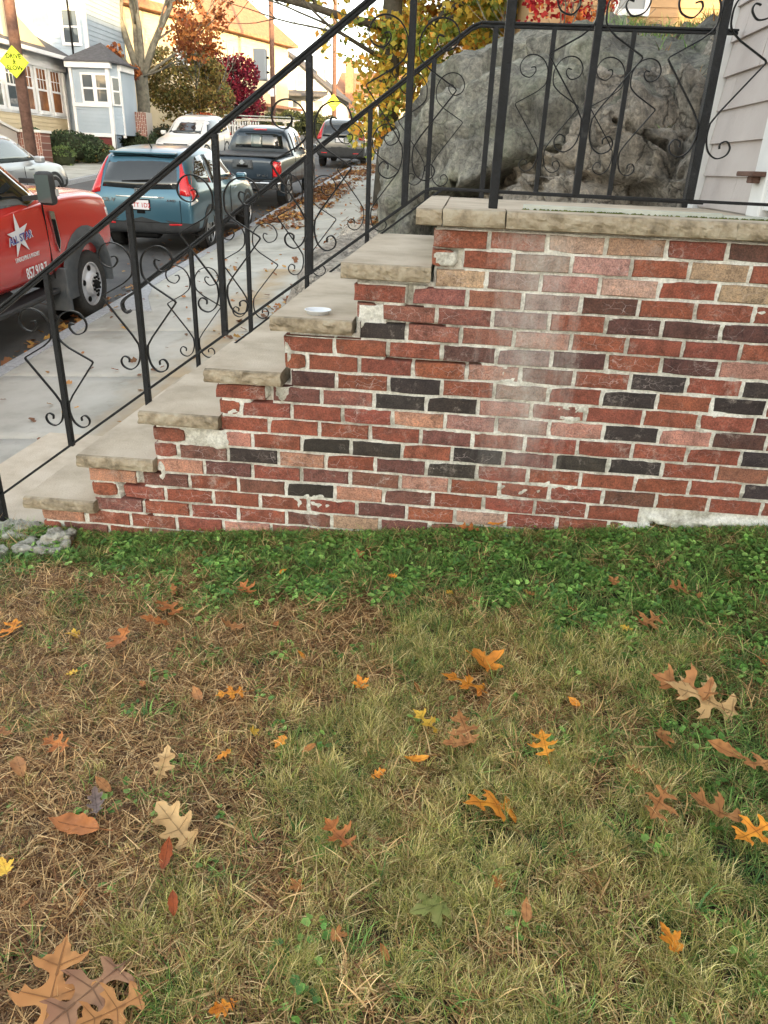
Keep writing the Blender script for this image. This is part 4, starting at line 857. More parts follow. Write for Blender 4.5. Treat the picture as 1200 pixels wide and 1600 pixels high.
tree('red_tree', 'dark crimson leaved tree in front of the yellow house', (-12.5, 41.0, street(41)+.2), 1.2, .12,
     [(0, 0, 2.3, 1.45, 1.5, 1.5), (.6, 0, 3.2, 1.0, 1.2, .9), (-.7, 0, 3.2, 1.1, 1.2, 1.0), (1.1, 0, 1.7, .8, 1, .8)], 8000, .15, [(.13, .008, .025), (.22, .02, .04), (.30, .03, .05), (.09, .01, .02)], M['darkbark'], 9, 2, L0=1.4)
tree('orange_shrub', 'low orange and red leaved shrub behind the white car', (-11.7, 34.0, street(34)+.2), .5, .05,
     [(0, 0, .8, .9, .8, .7), (-.9, 0, .6, .6, .6, .5)], 2600, .12, [(.5, .12, .03), (.55, .2, .05), (.45, .08, .03)], M['bark'], 10, 1, cat='shrub', L0=.6)
YM = [(.22, .30, .06), (.34, .38, .07), (.52, .44, .08), (.26, .33, .07), (.72, .48, .07), (.72, .34, .06), (.64, .50, .10), (.75, .55, .10)]
mp = thing('maple_tree', 'yellow and green leaved maple beside the pavement, behind the left flank of the rock', 'tree', (-1.75, 17.0, walkz(-1.75, 17)))
b = MB(); b.tube([(0, 0, -.3), (.02, 0, 1.5), (-.03, 0, 3.2), (.05, 0, 5.2), (.0, 0, 7.0)], [.34, .25, .23, .21, .12], 14); b.build('trunk', M['darkbark'], mp, smooth=True)
lb = MB(); rr = random.Random(4); tips = []
for z_, d, L_, r_ in ((3.7, (-1, -.5, .12), 3.0, .10), (3.3, (.9, -.4, .35), 2.6, .08), (4.4, (-.6, .6, .8), 2.8, .09), (5.0, (.9, .3, .8), 2.8, .09), (3.0, (-.5, -.8, .25), 2.2, .06), (5.6, (-.7, -.4, .9), 2.4, .07), (4.2, (.3, -1, .3), 2.4, .07), (3.5, (1.1, .2, .4), 2.8, .08)):
    limb(lb, (0, 0, z_), d, L_, r_, 2, rr, .45, upb=.0, tips=tips)
lb.build('limbs', M['darkbark'], mp, smooth=True)
bl = [(-2.3, -.6, 4.4, .8, .7, .4), (-1.5, -.5, 4.5, .9, .8, .5), (-2.9, -.5, 4.6, .4, .5, .3)] + [(x, y_, z_-.1, .7, .7, .55) for x, y_, z_ in tips if x > -3.0 and not (x < -1.15 and z_ < 4.3)] + [(.3, -.6, 2.9, 1.1, .9, .9), (1.7, -.3, 4.0, 1.4, 1.2, .8), (-.2, -.9, 2.0, .6, .6, .7), (-.50, -1.0, 1.35, .40, .4, .5), (1.0, -.4, 3.2, 1.5, 1.0, .9), (2.9, 0, 4.4, 1.3, 1.2, .8), (-.5, -.5, 3.4, 1.2, 1, .6)]
leaf_cloud('crown', bl, 52000, .135, YM, M['foliage'], mp, seed=21, jit=.18)
t2 = tree('maple_tree', 'orange and yellow leaved tree rising behind the middle of the rock', (.6, 22, 1.2), 3.0, .22,
     [(0, 0, 5.0, 2.6, 2, 2.0), (-1.5, 0, 4.4, 1.7, 1.5, 1.3), (1.2, 0, 4.6, 1.4, 1.5, 1.2), (-2.3, -1, 3.0, 1.1, 1.1, 1.2)], 12000, .18, [(.50, .25, .03), (.55, .33, .05), (.48, .2, .03), (.42, .34, .06)], M['bark'], 31, 2, L0=2.2)
tree('red_maple', 'small scarlet leaved tree behind the rock, beside the tan house', (1.45, 10.3, 2.0), .7, .06,
     [(0, 0, 1.7, .75, .6, .75), (.35, 0, 1.2, .5, .5, .5), (-.4, 0, 2.2, .6, .6, .6)], 2400, .085, [(.42, .02, .03), (.55, .05, .04), (.35, .02, .03), (.6, .2, .05)], M['bark'], 33, 2, L0=.9, spread=.4)
def hedge(label, loc, blobs, n, size, pal, seed, name='hedge', cat='hedge', group=None):
    t = thing(name, label, cat, loc, group); b = MB()
    for bb in blobs: b.tube([(bb[0], bb[1], -.3), (bb[0], bb[1], bb[2])], [.04, .02], 5)
    b.build('stem', M['bark'], t); leaf_cloud('foliage', blobs, n, size, pal, M['hedge'], t, shell=.55, seed=seed, jit=.3)
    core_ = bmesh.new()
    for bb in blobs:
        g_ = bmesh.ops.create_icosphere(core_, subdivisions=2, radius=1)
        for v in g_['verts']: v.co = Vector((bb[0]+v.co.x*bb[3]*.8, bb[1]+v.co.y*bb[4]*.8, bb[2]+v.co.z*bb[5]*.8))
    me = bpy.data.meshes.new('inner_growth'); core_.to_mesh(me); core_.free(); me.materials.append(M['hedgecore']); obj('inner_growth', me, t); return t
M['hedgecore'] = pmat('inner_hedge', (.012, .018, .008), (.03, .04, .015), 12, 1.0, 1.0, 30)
HG = [(.025, .045, .02), (.04, .07, .03), (.06, .09, .04)]; HL = [(.10, .15, .05), (.15, .20, .07), (.08, .13, .04)]
hedge('dark rounded yew hedge in front of the blue house bay', (-13.95, 25.2, 1.05), [(0, 0, .55, 1.15, .7, .55), (-1.0, 0, .5, .9, .7, .5), (.6, .2, .55, .8, .6, .45)], 9000, .07, HG, 41)
hedge('paler bluish green rounded shrub left of the dark hedge', (-14.9, 24.4, 1.0), [(0, 0, .6, .7, .6, .62), (.2, -.3, .3, .8, .6, .45)], 5000, .07, [(.05, .09, .05), (.08, .13, .07), (.04, .08, .045)], 42, 'shrub', 'shrub')
hedge('light green low shrub in front of the dark hedge', (-13.7, 24.3, .95), [(0, 0, .3, .5, .4, .4), (-.5, 0, .25, .45, .4, .35)], 2200, .07, HL, 43, 'shrub', 'shrub')
hedge('low yellow green shrub below the bay, near the maroon panel', (-12.75, 25.6, 1.15), [(0, 0, .25, .5, .4, .35), (-.6, 0, .25, .5, .4, .33)], 2200, .07, [(.10, .13, .04), (.22, .17, .05), (.07, .10, .04)], 44, 'shrub', 'shrub')
hedge('small dark clipped hedge beside the oak trunk', (-12.6, 28.9, 1.45), [(0, 0, .45, .7, .5, .5), (-.5, 0, .45, .5, .5, .45)], 3500, .07, HG, 45)
hedge('dark shrubbery in shadow under the olive brown tree', (-12.6, 34.8, 1.7), [(0, 0, .6, 1.1, .6, .7), (-1.4, 0, .5, .9, .6, .6), (1.0, .5, .4, .8, .6, .5)], 5000, .09, [(.03, .045, .02), (.07, .06, .025), (.12, .09, .04)], 46, 'shrub', 'shrub')
hedge('round ball shaped bush by the grey fence', (-11.9, 42.6, 2.4), [(0, 0, .75, .85, .85, .8)], 5000, .09, [(.05, .06, .03), (.08, .09, .04), (.11, .10, .05)], 47, 'shrub', 'shrub')
hedge('long clipped hedge up the street beyond the dark pickup', (-10.2, 47.5, 2.75), [(-1.6, 0, .7, .8, .8, .7), (-.5, .4, .8, .9, .8, .8), (.7, .8, .8, .9, .8, .8), (1.7, 1.2, .7, .8, .8, .7)], 9000, .10, [(.07, .08, .03), (.12, .13, .04), (.2, .19, .05)], 48)
# far wood closing the street
ft = thing('far_tree', 'orange brown tree mass closing the far end of the street', 'tree', (1, 92, 5.5)); MB().tube([(0, 0, -1), (0, 0, 4)], [.4, .25], 8).build('trunk', M['darkbark'], ft)
leaf_cloud('crown', [(0, 0, 4.5, 4.5, 3, 3.5), (4, 2, 4, 4, 3, 3), (-4.2, 1, 2.8, 2.6, 2, 2.2)], 9000, .35, [(.30, .18, .06), (.38, .25, .08), (.2, .2, .06)], M['foliage'], ft, seed=61)

# loose leaves drifted along the kerbs and strip (nobody could count them)
def litter(name, n, region, zf, size, pal, seed, dens=None, label=None, mat='leafdry'):
    r = np.random.default_rng(seed); P = []; Fq = []; Cc = []; pal = np.array(pal); k = 0
    while k < n:
        x = r.uniform(region[0], region[1]); y_ = r.uniform(region[2], region[3])
        if dens is not None and r.random() > dens(x, y_): continue
        z_ = zf(x, y_) + r.uniform(.004, .03); a = r.uniform(0, 6.28); s = size*r.uniform(.6, 1.4); t = r.normal(0, .35, 2); ca, sa = math.cos(a), math.sin(a)
        pts = [(-.5, 0, .0), (-.15, .36, .12), (.12, .2, .05), (.3, .3, .14), (.55, 0, .02), (.3, -.3, .14), (.1, -.18, .05), (-.15, -.36, .12)]
        b0 = len(P)
        for u, v, h_ in pts: P.append((x+(u*ca-v*sa)*s, y_+(u*sa+v*ca)*s, z_ + s*(h_+u*t[0]+v*t[1])))
        P.append((x, y_, z_)); Fq += [(b0+i, b0+(i+1) % 8, b0+8) for i in range(8)]
        c = pal[r.integers(len(pal))]*r.uniform(.7, 1.3); Cc += [c]*9; k += 1
    me = np_mesh(name, P, Fq, M[mat], np.clip(np.array(Cc), 0, 1)); return tag(obj(name, me), kind='stuff')
LP_ = [(.36, .15, .05), (.28, .10, .035), (.42, .22, .08), (.22, .10, .05), (.46, .26, .07), (.16, .08, .04)]
litter('leaf_litter', 2600, (-4.9, -4.2, 4, 46), lambda x, y_: street(y_)+.01, .085, LP_, 71, lambda x, y_: math.exp(-((x+4.4)/.22)**2)*(.15+.85*abs(noise.noise(Vector((y_*.9, 1, 1)))*2)))
litter('leaf_litter', 3000, (-4.2, -3.0, 13.0, 30), lambda x, y_: walkz(x, y_), .09, LP_, 72, lambda x, y_: .1+.9*(noise.noise(Vector((x*.9, y_*.6, 1))) > -.05)*math.exp(-((x+4.1)/.9)**2))
litter('leaf_litter', 2600, (-2.6, -1.2, 5.0, 30), lambda x, y_: walkz(x, y_)+.01, .09, LP_, 73, lambda x, y_: math.exp(-((x+1.55)/.42)**2)*(.25+.75*(noise.noise(Vector((x, y_*.7, 4))) > -.1)))
litter('leaf_litter', 4200, (-1.75, -.5, 1.32, 8.5), lambda x, y_: walkz(-1.8, y_)+.03+.12*sstep(-1.8, -.5, x), .075, LP_+[(.5, .3, .06), (.2, .2, .05)], 74)
litter('leaf_litter', 260, (-4.2, -1.9, 2, 26), lambda x, y_: walkz(x, y_), .06, LP_, 75)
litter('leaf_litter', 420, (-11.4, -4.4, 4, 40), lambda x, y_: street(y_)+.03, .08, LP_, 76)
litter('leaf_litter', 2600, (-17, -13.6, 22, 36), lambda x, y_: terrain(x, y_)+.02, .10, LP_+[(.14, .13, .04)]*2, 77)

# ------------------------------------------------------------------ vehicles (x across, y forward, z up from the road)
def ring(st):
    y_, zl, zb, zr, wl, wb, wr = st; wm = max(wl, wb)+.012; zm = zl+(zb-zl)*.55
    h = [(0, zl), (wl*.8, zl), (wl, zl+.07), (wm, zm), (wb, zb-.02), (wb-.02, zb+.02), (wr+.02, zr-.07), (wr-.12, zr-.008), (0, zr)]
    return [(x, y_, z_) for x, z_ in h] + [(-x, y_, z_) for x, z_ in h[-2:0:-1]]
def loft_body(name, stations, mats, parent, zdark=None, sub=2, crease=None):
    V_ = []; F_ = []; m_ = 16
    for s_ in stations: V_ += ring(s_)
    for i in range(len(stations)-1): F_ += [(i*m_+k, (i+1)*m_+k, (i+1)*m_+(k+1) % m_, i*m_+(k+1) % m_) for k in range(m_)]
    F_ += [tuple(range(m_)), tuple((len(stations)-1)*m_+k for k in range(m_-1, -1, -1))]
    me = bpy.data.meshes.new(name); me.from_pydata(V_, [], F_); o = obj(name, me, None); md = o.modifiers.new('s', 'SUBSURF'); md.levels = md.render_levels = sub
    dg = bpy.context.evaluated_depsgraph_get(); me2 = bpy.data.meshes.new_from_object(o.evaluated_get(dg)); bpy.data.objects.remove(o)
    bm_ = bmesh.new(); bm_.from_mesh(me2); bmesh.ops.recalc_face_normals(bm_, faces=bm_.faces)
    for m in mats: pass
    me2.materials.clear(); [me2.materials.append(m) for m in mats]
    for f in bm_.faces:
        f.smooth = True; f.material_index = 1 if (zdark is not None and f.calc_center_median().z < zdark(f.calc_center_median())) else 0
    bm_.to_mesh(me2); bvh = BVHTree.FromBMesh(bm_); bm_.free(); return obj(name, me2, parent), bvh
def panel(name, poly, axis, bvh, mat, parent, off=.006, cuts=3, frm=5, smooth=True, both=False):
    """poly: 2D outline (for axis x: (y,z); for axis y: (x,z)); wrapped onto the body and given an edge"""
    res = []
    for sgn in ((frm, -frm) if both else (frm,)):
        bm_ = bmesh.new(); vs_ = []
        for a, c in poly: vs_.append(bm_.verts.new((sgn, a, c) if axis == 'x' else (a, sgn, c) if axis == 'y' else (a, c, sgn)))
        bm_.faces.new(vs_); bmesh.ops.triangulate(bm_, faces=bm_.faces[:]); bmesh.ops.subdivide_edges(bm_, edges=bm_.edges[:], cuts=cuts, use_grid_fill=True)
        dr_ = Vector((-1 if sgn > 0 else 1, 0, 0)) if axis == 'x' else Vector((0, -1 if sgn > 0 else 1, 0)) if axis == 'y' else Vector((0, 0, -1 if sgn > 0 else 1))
        for v in bm_.verts:
            loc, nrm, idx, dist = bvh.ray_cast(v.co, dr_)
            if loc is None:
                loc, nrm, idx, dist = bvh.find_nearest(v.co + dr_*(abs(frm)-1.0)); nrm = -dr_
            v.co = loc - dr_*off
        ex = bmesh.ops.extrude_face_region(bm_, geom=bm_.faces[:]); bmesh.ops.translate(bm_, vec=dr_*(off+.008), verts=[g_ for g_ in ex['geom'] if isinstance(g_, bmesh.types.BMVert)])
        bmesh.ops.recalc_face_normals(bm_, faces=bm_.faces)
        for f in bm_.faces: f.smooth = smooth
        me = bpy.data.meshes.new(name); bm_.to_mesh(me); bm_.free(); me.materials.append(mat); res.append(obj(name, me, parent))
    return res[0]
def wheel(parent, x, y_, r, side, w_=.22, rimm='rim', spokes=5, rimr=.66, steel=False):
    t = MB(); n = 32; xo = x
    prof = [(-w_, r*.7), (-w_, r*.93), (-w_*.85, r), (-w_*.15, r), (0, r*.94), (.004, r*.80), (-.012, r*rimr)]
    v = []
    for dx, rad in prof: v += [(x+side*dx, y_+rad*math.cos(2*math.pi*j/n), r+rad*math.sin(2*math.pi*j/n)) for j in range(n)]
    t.add(v, [(k*n+j, k*n+(j+1) % n, (k+1)*n+(j+1) % n, (k+1)*n+j) for k in range(len(prof)-1) for j in range(n)]); wl = t.build('wheel', M['tyre'], parent, smooth=True)
    rm = MB(); rr_ = r*rimr
    rm.disc((x-side*.10, y_, r), (side, 0, 0), rr_*.98, 24, .01, mi=1)
    v = []
    for dx, rad in [(-.012, rr_), (-.005, rr_*.95), (-.05, rr_*.9), (-.09, rr_*.88)]: v += [(x+side*dx, y_+rad*math.cos(2*math.pi*j/n), r+rad*math.sin(2*math.pi*j/n)) for j in range(n)]
    rm.add(v, [(k*n+j, k*n+(j+1) % n, (k+1)*n+(j+1) % n, (k+1)*n+j) for k in range(3) for j in range(n)])
    if steel:
        v = []; hn = 5
        for dx, rad in [(-.03, rr_*.9), (-.02, rr_*.62), (.02, rr_*.5), (.03, rr_*.42)]: v += [(x+side*dx, y_+rad*math.cos(2*math.pi*j/n), r+rad*math.sin(2*math.pi*j/n)) for j in range(n)]
        rm.add(v, [(k*n+j, k*n+(j+1) % n, (k+1)*n+(j+1) % n, (k+1)*n+j) for k in range(3) for j in range(n)])
        for k in range(5): a = 2*math.pi*(k+.3)/5; rm.disc((x-side*.022, y_+rr_*.74*math.cos(a), r+rr_*.74*math.sin(a)), (side, 0, 0), rr_*.13, 12, .012, mi=1)
        rm.disc((x+side*.028, y_, r), (side, 0, 0), rr_*.42, 20, .012); rm.disc((x+side*.04, y_, r), (side, 0, 0), rr_*.22, 16, .03, rr_*.18, mi=1)
        for k in range(10): a = 2*math.pi*k/10; rm.disc((x+side*.038, y_+rr_*.33*math.cos(a), r+rr_*.33*math.sin(a)), (side, 0, 0), .016, 8, .02, mi=1)
    else:
        for k in range(spokes):
            for da in (-.16, .16):
                a = 2*math.pi*k/spokes; c = Vector((x-side*.03, y_, r)); e = c + Vector((0, math.cos(a+da), math.sin(a+da)))*rr_*.93; rm.bar(c + Vector((0, math.cos(a), math.sin(a)))*rr_*.1, e, .05*r/.35, .03, (1, 0, 0))
        rm.disc((x-side*.04, y_, r), (side, 0, 0), rr_*.2, 16, .03)
    rm.build('rim', [M['steelwheel' if steel else rimm], M['black']], wl, smooth=False)
    return wl
def arch(parent, bvh, y_, r, R0, mat, both=True, w_=.07, frm=3):
    for sgn in ((1, -1) if both else (1,)):
        b = MB(); n = 22; pr_ = []
        for k in range(n+1):
            a = math.pi*(k/n)*1.12 - .06*math.pi; pts = []
            for rad in (R0, R0+w_):
                p = Vector((sgn*frm, y_+rad*math.cos(a), r+rad*math.sin(a))); loc, nr_, i_, d_ = bvh.ray_cast(p, Vector((-sgn, 0, 0)))
                pts.append((loc.x if loc else sgn*.9) + sgn*.012)
            X_ = max(pts) if sgn > 0 else min(pts)
            pr_.append([(X_, y_+R0*math.cos(a), r+R0*math.sin(a)), (X_, y_+(R0+w_)*math.cos(a), r+(R0+w_)*math.sin(a)), (pts[1]-sgn*.02, y_+(R0+w_)*math.cos(a), r+(R0+w_)*math.sin(a)), (X_-sgn*.2, y_+R0*math.cos(a), r+R0*math.sin(a))])
        b.v = [p for q_ in pr_ for p in q_]
        for k in range(n): b.f += [(k*4+j, k*4+(j+1) % 4, (k+1)*4+(j+1) % 4, (k+1)*4+j) for j in range(4)]
        b.mi = [0]*len(b.f); b.build('wheel_arch', mat, parent, smooth=False)
        w2 = MB(); w2.disc((sgn*(abs(X_)-.02), y_, r), (sgn, 0, 0), R0, 26, .004); w2.build('wheel_well', M['black'], parent)
def place(t, x, y_, head=0):
    sl = math.atan(.075); z_ = street(y_)+.02
    t.matrix_world = Matrix.Translation((x, y_, z_)) @ Matrix.Rotation(sl, 4, 'X') @ Matrix.Rotation(R(head), 4, 'Z')
def plate(parent, x, y_, z_, facing, txt, w_=.30):
    s = -1 if facing == 'rear' else 1
    p = MB().box(x-w_/2, x+w_/2, y_-.006, y_+.006, z_-.075, z_+.075).build('licence_plate', M['whiteprint'], parent)
    if txt: text_mesh(txt, .10, M['redprint'], p, basis((x, y_+s*.008, z_-.01), (1 if s < 0 else -1, 0, 0), (0, 0, 1)), 'lettering', .0006, xs=.95)
    fr = MB(); [fr.box(*q) for q in ((x-w_/2-.02, x+w_/2+.02, y_-.008, y_+.008, z_+.076, z_+.092), (x-w_/2-.02, x+w_/2+.02, y_-.008, y_+.008, z_-.092, z_-.076), (x-w_/2-.02, x-w_/2-.001, y_-.008, y_+.008, z_-.075, z_+.075), (x+w_/2+.001, x+w_/2+.02, y_-.008, y_+.008, z_-.075, z_+.075))]; fr.build('plate_frame', M['black'], p); return p
SUV = [(-2.26, .46, .70, .80, .80, .83, .78), (-2.245, .40, .88, .98, .87, .88, .80), (-2.20, .36, 1.00, 1.12, .90, .90, .82), (-1.92, .33, 1.06, 1.61, .91, .905, .70), (-1.6, .31, 1.05, 1.69, .915, .91, .68),
       (-.6, .30, 1.01, 1.70, .915, .91, .68), (.2, .30, .98, 1.63, .915, .90, .67), (.80, .30, .97, 1.25, .91, .89, .66), (1.15, .30, .97, 1.07, .91, .87, .74), (1.8, .30, .91, .99, .90, .84, .72), (2.12, .33, .78, .87, .84, .79, .68), (2.25, .40, .62, .70, .72, .68, .6)]
def suv(name, label, paintm, x, y_, head, rearface=True, scale=1.0, rimm='rim', dark=.52, glass='carglass'):
    t = thing(name, label, 'car'); body, bvh = loft_body('body', SUV, [M[paintm], M['plastic']], t, lambda c: dark + (.06 if abs(c.y) > 1.9 else -.08))
    for yy in (-1.31, 1.31):
        arch(t, bvh, yy, .345, .365, M['plastic'])
        for s in (1, -1): wheel(t, s*.915, yy, .345, s, rimm=rimm)
    panel('side_window', [(-.95, 1.10), (.15, 1.07), (.78, 1.07), (.25, 1.50), (-.2, 1.545), (-.92, 1.56)], 'x', bvh, M[glass], t, both=True)
    panel('rear_side_window', [(-1.02, 1.11), (-1.02, 1.56), (-1.35, 1.545), (-1.80, 1.30), (-1.72, 1.18)], 'x', bvh, M[glass], t, both=True)
    panel('rear_window', [(-.66, 1.10), (0, 1.08), (.66, 1.10), (.62, 1.34), (.57, 1.56), (0, 1.58), (-.57, 1.56), (-.62, 1.34)], 'y', bvh, M[glass], t, frm=-5)
    panel('windscreen', [(-.62, 1.10), (.62, 1.10), (.54, 1.54), (-.54, 1.54)], 'y', bvh, M[glass], t, frm=5)
    for s in (1, -1):
        panel('tail_lamp', [(s*.70, 1.02), (s*.80, 1.00), (s*.87, 1.0), (s*.84, 1.18), (s*.76, 1.42), (s*.68, 1.60), (s*.62, 1.58), (s*.67, 1.36)], 'y', bvh, M['redlens'], t, frm=-5, off=.012)
        panel('tail_lamp', [(-2.17, .93), (-1.86, .96), (-2.0, 1.06), (-2.1, 1.22), (-2.13, 1.1)], 'x', bvh, M['redlens'], t, frm=s*5, off=.010)
        panel('reversing_lamp', [(-2.23, .86), (-1.93, .89), (-2.02, .95), (-2.2, .94)], 'x', bvh, M['clearlens'], t, frm=s*5, off=.012)
        panel('reflector', [(s*.48, .52), (s*.70, .53), (s*.70, .555), (s*.48, .55)], 'y', bvh, M['redlens'], t, frm=-5)
        panel('headlight', [(s*.46, .74), (s*.80, .78), (s*.84, .88), (s*.5, .84)], 'y', bvh, M['clearlens'], t, frm=5)
        mm_ = MB(); mm_.box(min(s*.90, s*1.10), max(s*.90, s*1.10), .50, .66, 1.02, 1.16); mm_.build('wing_mirror', M[paintm], t, bevel=.04, seg=3)
        MB().box(-.005, .005, -.09, .09, -.012, .012).build('door_handle', M[paintm], t, bevel=.008, loc=(s*.925, -.55, .93)); MB().box(-.005, .005, -.09, .09, -.012, .012).build('door_handle', M[paintm], t, bevel=.008, loc=(s*.925, .35, .90))
        ln = MB()
        for yy in (-.98, .02): ln.box(s*.926-.004, s*.926+.004, yy-.006, yy+.006, .45, .98)
        ln.build('door_gap', M['black'], t)
    panel('grille', [(-.42, .62), (.42, .62), (.46, .80), (-.46, .80)], 'y', bvh, M['black'], t, frm=5)

    return t, bvh

# ---- blue-green parked SUV
t, bvh = suv('parked_car', 'teal blue compact SUV parked with its rear towards the steps', 'teal', 0, 0, 0)
b = MB(); b.box(-.30, .30, -.012, .012, -.018, .018); o = b.build('rear_wiper', M['black'], t, loc=(-.02, -2.15, 1.20)); o.rotation_euler = (0, R(-4), 0)
pl = plate(t, 0, -2.262, .84, 'rear', '1TT 1D2')
panel('chrome_strip', [(-.42, .955), (.42, .955), (.42, .975), (-.42, .975)], 'y', bvh, M['chrome'], t, frm=-5, off=.012)
em = MB(); 
for q in ((-.055, -.035, -.05, .05), (.035, .055, -.05, .05), (-.035, .035, -.012, .012)): em.box(q[0], q[1], -.008, .008, q[2], q[3])
for q in ((-.085, .085, .058, .068), (-.07, .07, -.068, -.058), (-.085, -.075, -.068, .068), (.075, .085, -.068, .068)): em.box(q[0], q[1], -.008, .008, q[2], q[3])
em.build('emblem', M['chrome'], t, loc=(0, -2.235, 1.03)); text_mesh('CR-V', .085, M['chrome'], t, basis((-.56, -2.262, .90), (1, 0, 0), (0, 0, 1)), depth=.003, xs=1.3); text_mesh('AWD', .05, M['chrome'], t, basis((.55, -2.262, .92), (1, 0, 0), (0, 0, 1)), depth=.003, xs=1.3)
panel('tailgate_recess', [(-.07, .70), (.07, .70), (.07, .75), (-.07, .75)], 'y', bvh, M['black'], t, frm=-5, off=.008)
gp = MB(); [gp.box(s*.70-.004, s*.70+.004, -2.262, -2.25, .56, .93) for s in (1, -1)]; gp.box(-.70, .70, -2.262, -2.25, .556, .564); gp.build('tailgate_gap', M['black'], t)
MB().tube([(0, -1.45, 1.66), (0, -1.62, 1.80)], [.012, .004], 6).build('aerial', M['black'], t); MB().box(-.25, .25, -2.20, -2.0, .28, .40).build('silencer', M['black'], t, bevel=.04)
MB().box(-.58, .58, -1.93, -1.78, 1.60, 1.635).build('roof_spoiler', M['teal'], t, bevel=.012, seg=2)
panel('cargo_box_reflection', [(.2, 1.2), (.3, 1.2), (.3, 1.26), (.2, 1.26)], 'y', bvh, M['carglass2'], t, frm=-5, off=.008).name = 'painted_reflection'  # paler glass patch painted in as a reflection on the rear window
place(t, -5.33, 12.75)
# ---- grey SUV further on
t, bvh = suv('parked_car', 'grey SUV parked furthest up the street, seen from the rear', 'greycar', 0, 0, 0, dark=.66)
plate(t, 0, -2.27, .99, 'rear', None); MB().bar((-.62, -.9, 1.72), (-.62, .3, 1.70), .03, .03).bar((.62, -.9, 1.72), (.62, .3, 1.70), .03, .03).build('roof_rail', M['black'], t)
place(t, -4.8, 31.8); t.scale = (1.06, 1.08, 1.03)
# ---- white SUV facing us on the far side
t, bvh = suv('parked_car', 'white SUV facing the viewer on the far side of the street', 'whitecar', 0, 0, 0, glass='carglass')
plate(t, 0, 2.27, .55, 'front', None); place(t, -10.55, 29.0, 180)
# ---- silver car at the left edge
t, bvh = suv('parked_car', 'silver SUV at the left edge, beyond the red truck', 'silvercar', 0, 0, 0, glass='carglass2')
place(t, -10.45, 14.4)
# ---- dark blue pickup
t = thing('pickup_truck', 'dark blue pickup truck with covered bed, parked ahead of the teal SUV', 'pickup truck')
PK = [(-2.60, .66, 1.0, 1.12, .80, .84, .80), (-2.58, .60, 1.10, 1.19, .89, .90, .86), (-2.45, .56, 1.13, 1.21, .91, .92, .88), (-1.6, .48, 1.14, 1.22, .925, .925, .88), (-.5, .42, 1.12, 1.20, .925, .925, .88), (1.0, .42, 1.08, 1.16, .925, .92, .85), (1.8, .44, 1.02, 1.13, .925, .90, .80), (2.35, .48, .92, 1.04, .90, .86, .76), (2.58, .52, .78, .90, .80, .76, .7)]
CB = [(-.86, .95, 1.14, 1.30, .86, .88, .80), (-.84, .95, 1.17, 1.62, .89, .90, .72), (-.68, .95, 1.17, 1.78, .90, .905, .68), (0, .95, 1.16, 1.83, .905, .91, .68), (.7, .95, 1.14, 1.78, .90, .905, .68), (1.0, .95, 1.13, 1.62, .9, .9, .70), (1.5, .95, 1.08, 1.17, .88, .88, .78), (1.6, .95, 1.05, 1.1, .86, .86, .76)]
body, bv1 = loft_body('body', PK, [M['navy'], M['plastic']], t, lambda c: .50); cab, bv2 = loft_body('cab', CB, [M['navy'], M['plastic']], t, None)
for yy in (-1.62, 1.62):
    arch(t, bv1, yy, .39, .43, M['navy'], w_=.05)
    for s in (1, -1): wheel(t, s*.93, yy, .39, s, w_=.26, spokes=6)
panel('rear_window', [(-.64, 1.30), (.64, 1.30), (.58, 1.64), (-.58, 1.64)], 'y', bv2, M['carglass'], t, frm=-5)
panel('sliding_pane', [(-.22, 1.33), (.08, 1.33), (.08, 1.61), (-.22, 1.61)], 'y', bv2, M['carglass2'], t, frm=-5, off=.014)
panel('brake_light', [(-.18, 1.715), (.18, 1.715), (.17, 1.75), (-.17, 1.75)], 'y', bv2, M['redlens'], t, frm=-5, off=.02)
panel('side_window', [(-.62, 1.22), (-.02, 1.22), (-.02, 1.66), (-.55, 1.66)], 'x', bv2, M['carglass'], t, both=True); panel('side_window', [(.06, 1.22), (1.12, 1.18), (.70, 1.62), (.06, 1.66)], 'x', bv2, M['carglass'], t, both=True)
panel('windscreen', [(-.62, 1.25), (.62, 1.25), (.54, 1.66), (-.54, 1.66)], 'y', bv2, M['carglass'], t, frm=5)
MB().box(-.84, .84, -2.52, -.95, 1.205, 1.235).build('bed_cover', M['plastic'], t, bevel=.015, seg=2)
MB().box(-.93, .93, -2.76, -2.60, .50, .68).build('rear_bumper', M['chrome'], t, bevel=.03, seg=2); MB().box(-.45, .45, -2.78, -2.60, .685, .70).build('bumper_step', M['plastic'], t)
for s in (1, -1):
    panel('tail_lamp', [(s*.74, .78), (s*.88, .78), (s*.90, 1.10), (s*.75, 1.14)], 'y', bv1, M['redlens'], t, frm=-5, off=.015); panel('tail_lamp', [(-2.58, .80), (-2.44, .80), (-2.44, 1.12), (-2.56, 1.1)], 'x', bv1, M['redlens'], t, frm=s*5, off=.012)
    MB().box(min(s*.93, s*1.16), max(s*.93, s*1.16), .98, 1.12, 1.12, 1.34).build('wing_mirror', M['navy'], t, bevel=.04, seg=3)
gp = MB(); [gp.box(s*.735-.006, s*.735+.006, -2.618, -2.59, .72, 1.17) for s in (1, -1)]; gp.box(-.73, .73, -2.618, -2.59, .715, .727); [gp.box(s*.932-.003, s*.932+.003, a-.006, a+.006, .5, 1.12) for s in (1, -1) for a in (-.78, .02, 1.2)]; gp.build('panel_gap', M['black'], t)
panel('handle_recess', [(-.26, .94), (.26, .94), (.24, 1.14), (-.24, 1.14)], 'y', bv1, M['greyplastic'], t, frm=-5, off=.01); MB().box(-.14, .14, -2.64, -2.60, .98, 1.03).build('tailgate_handle', M['black'], t, bevel=.01)
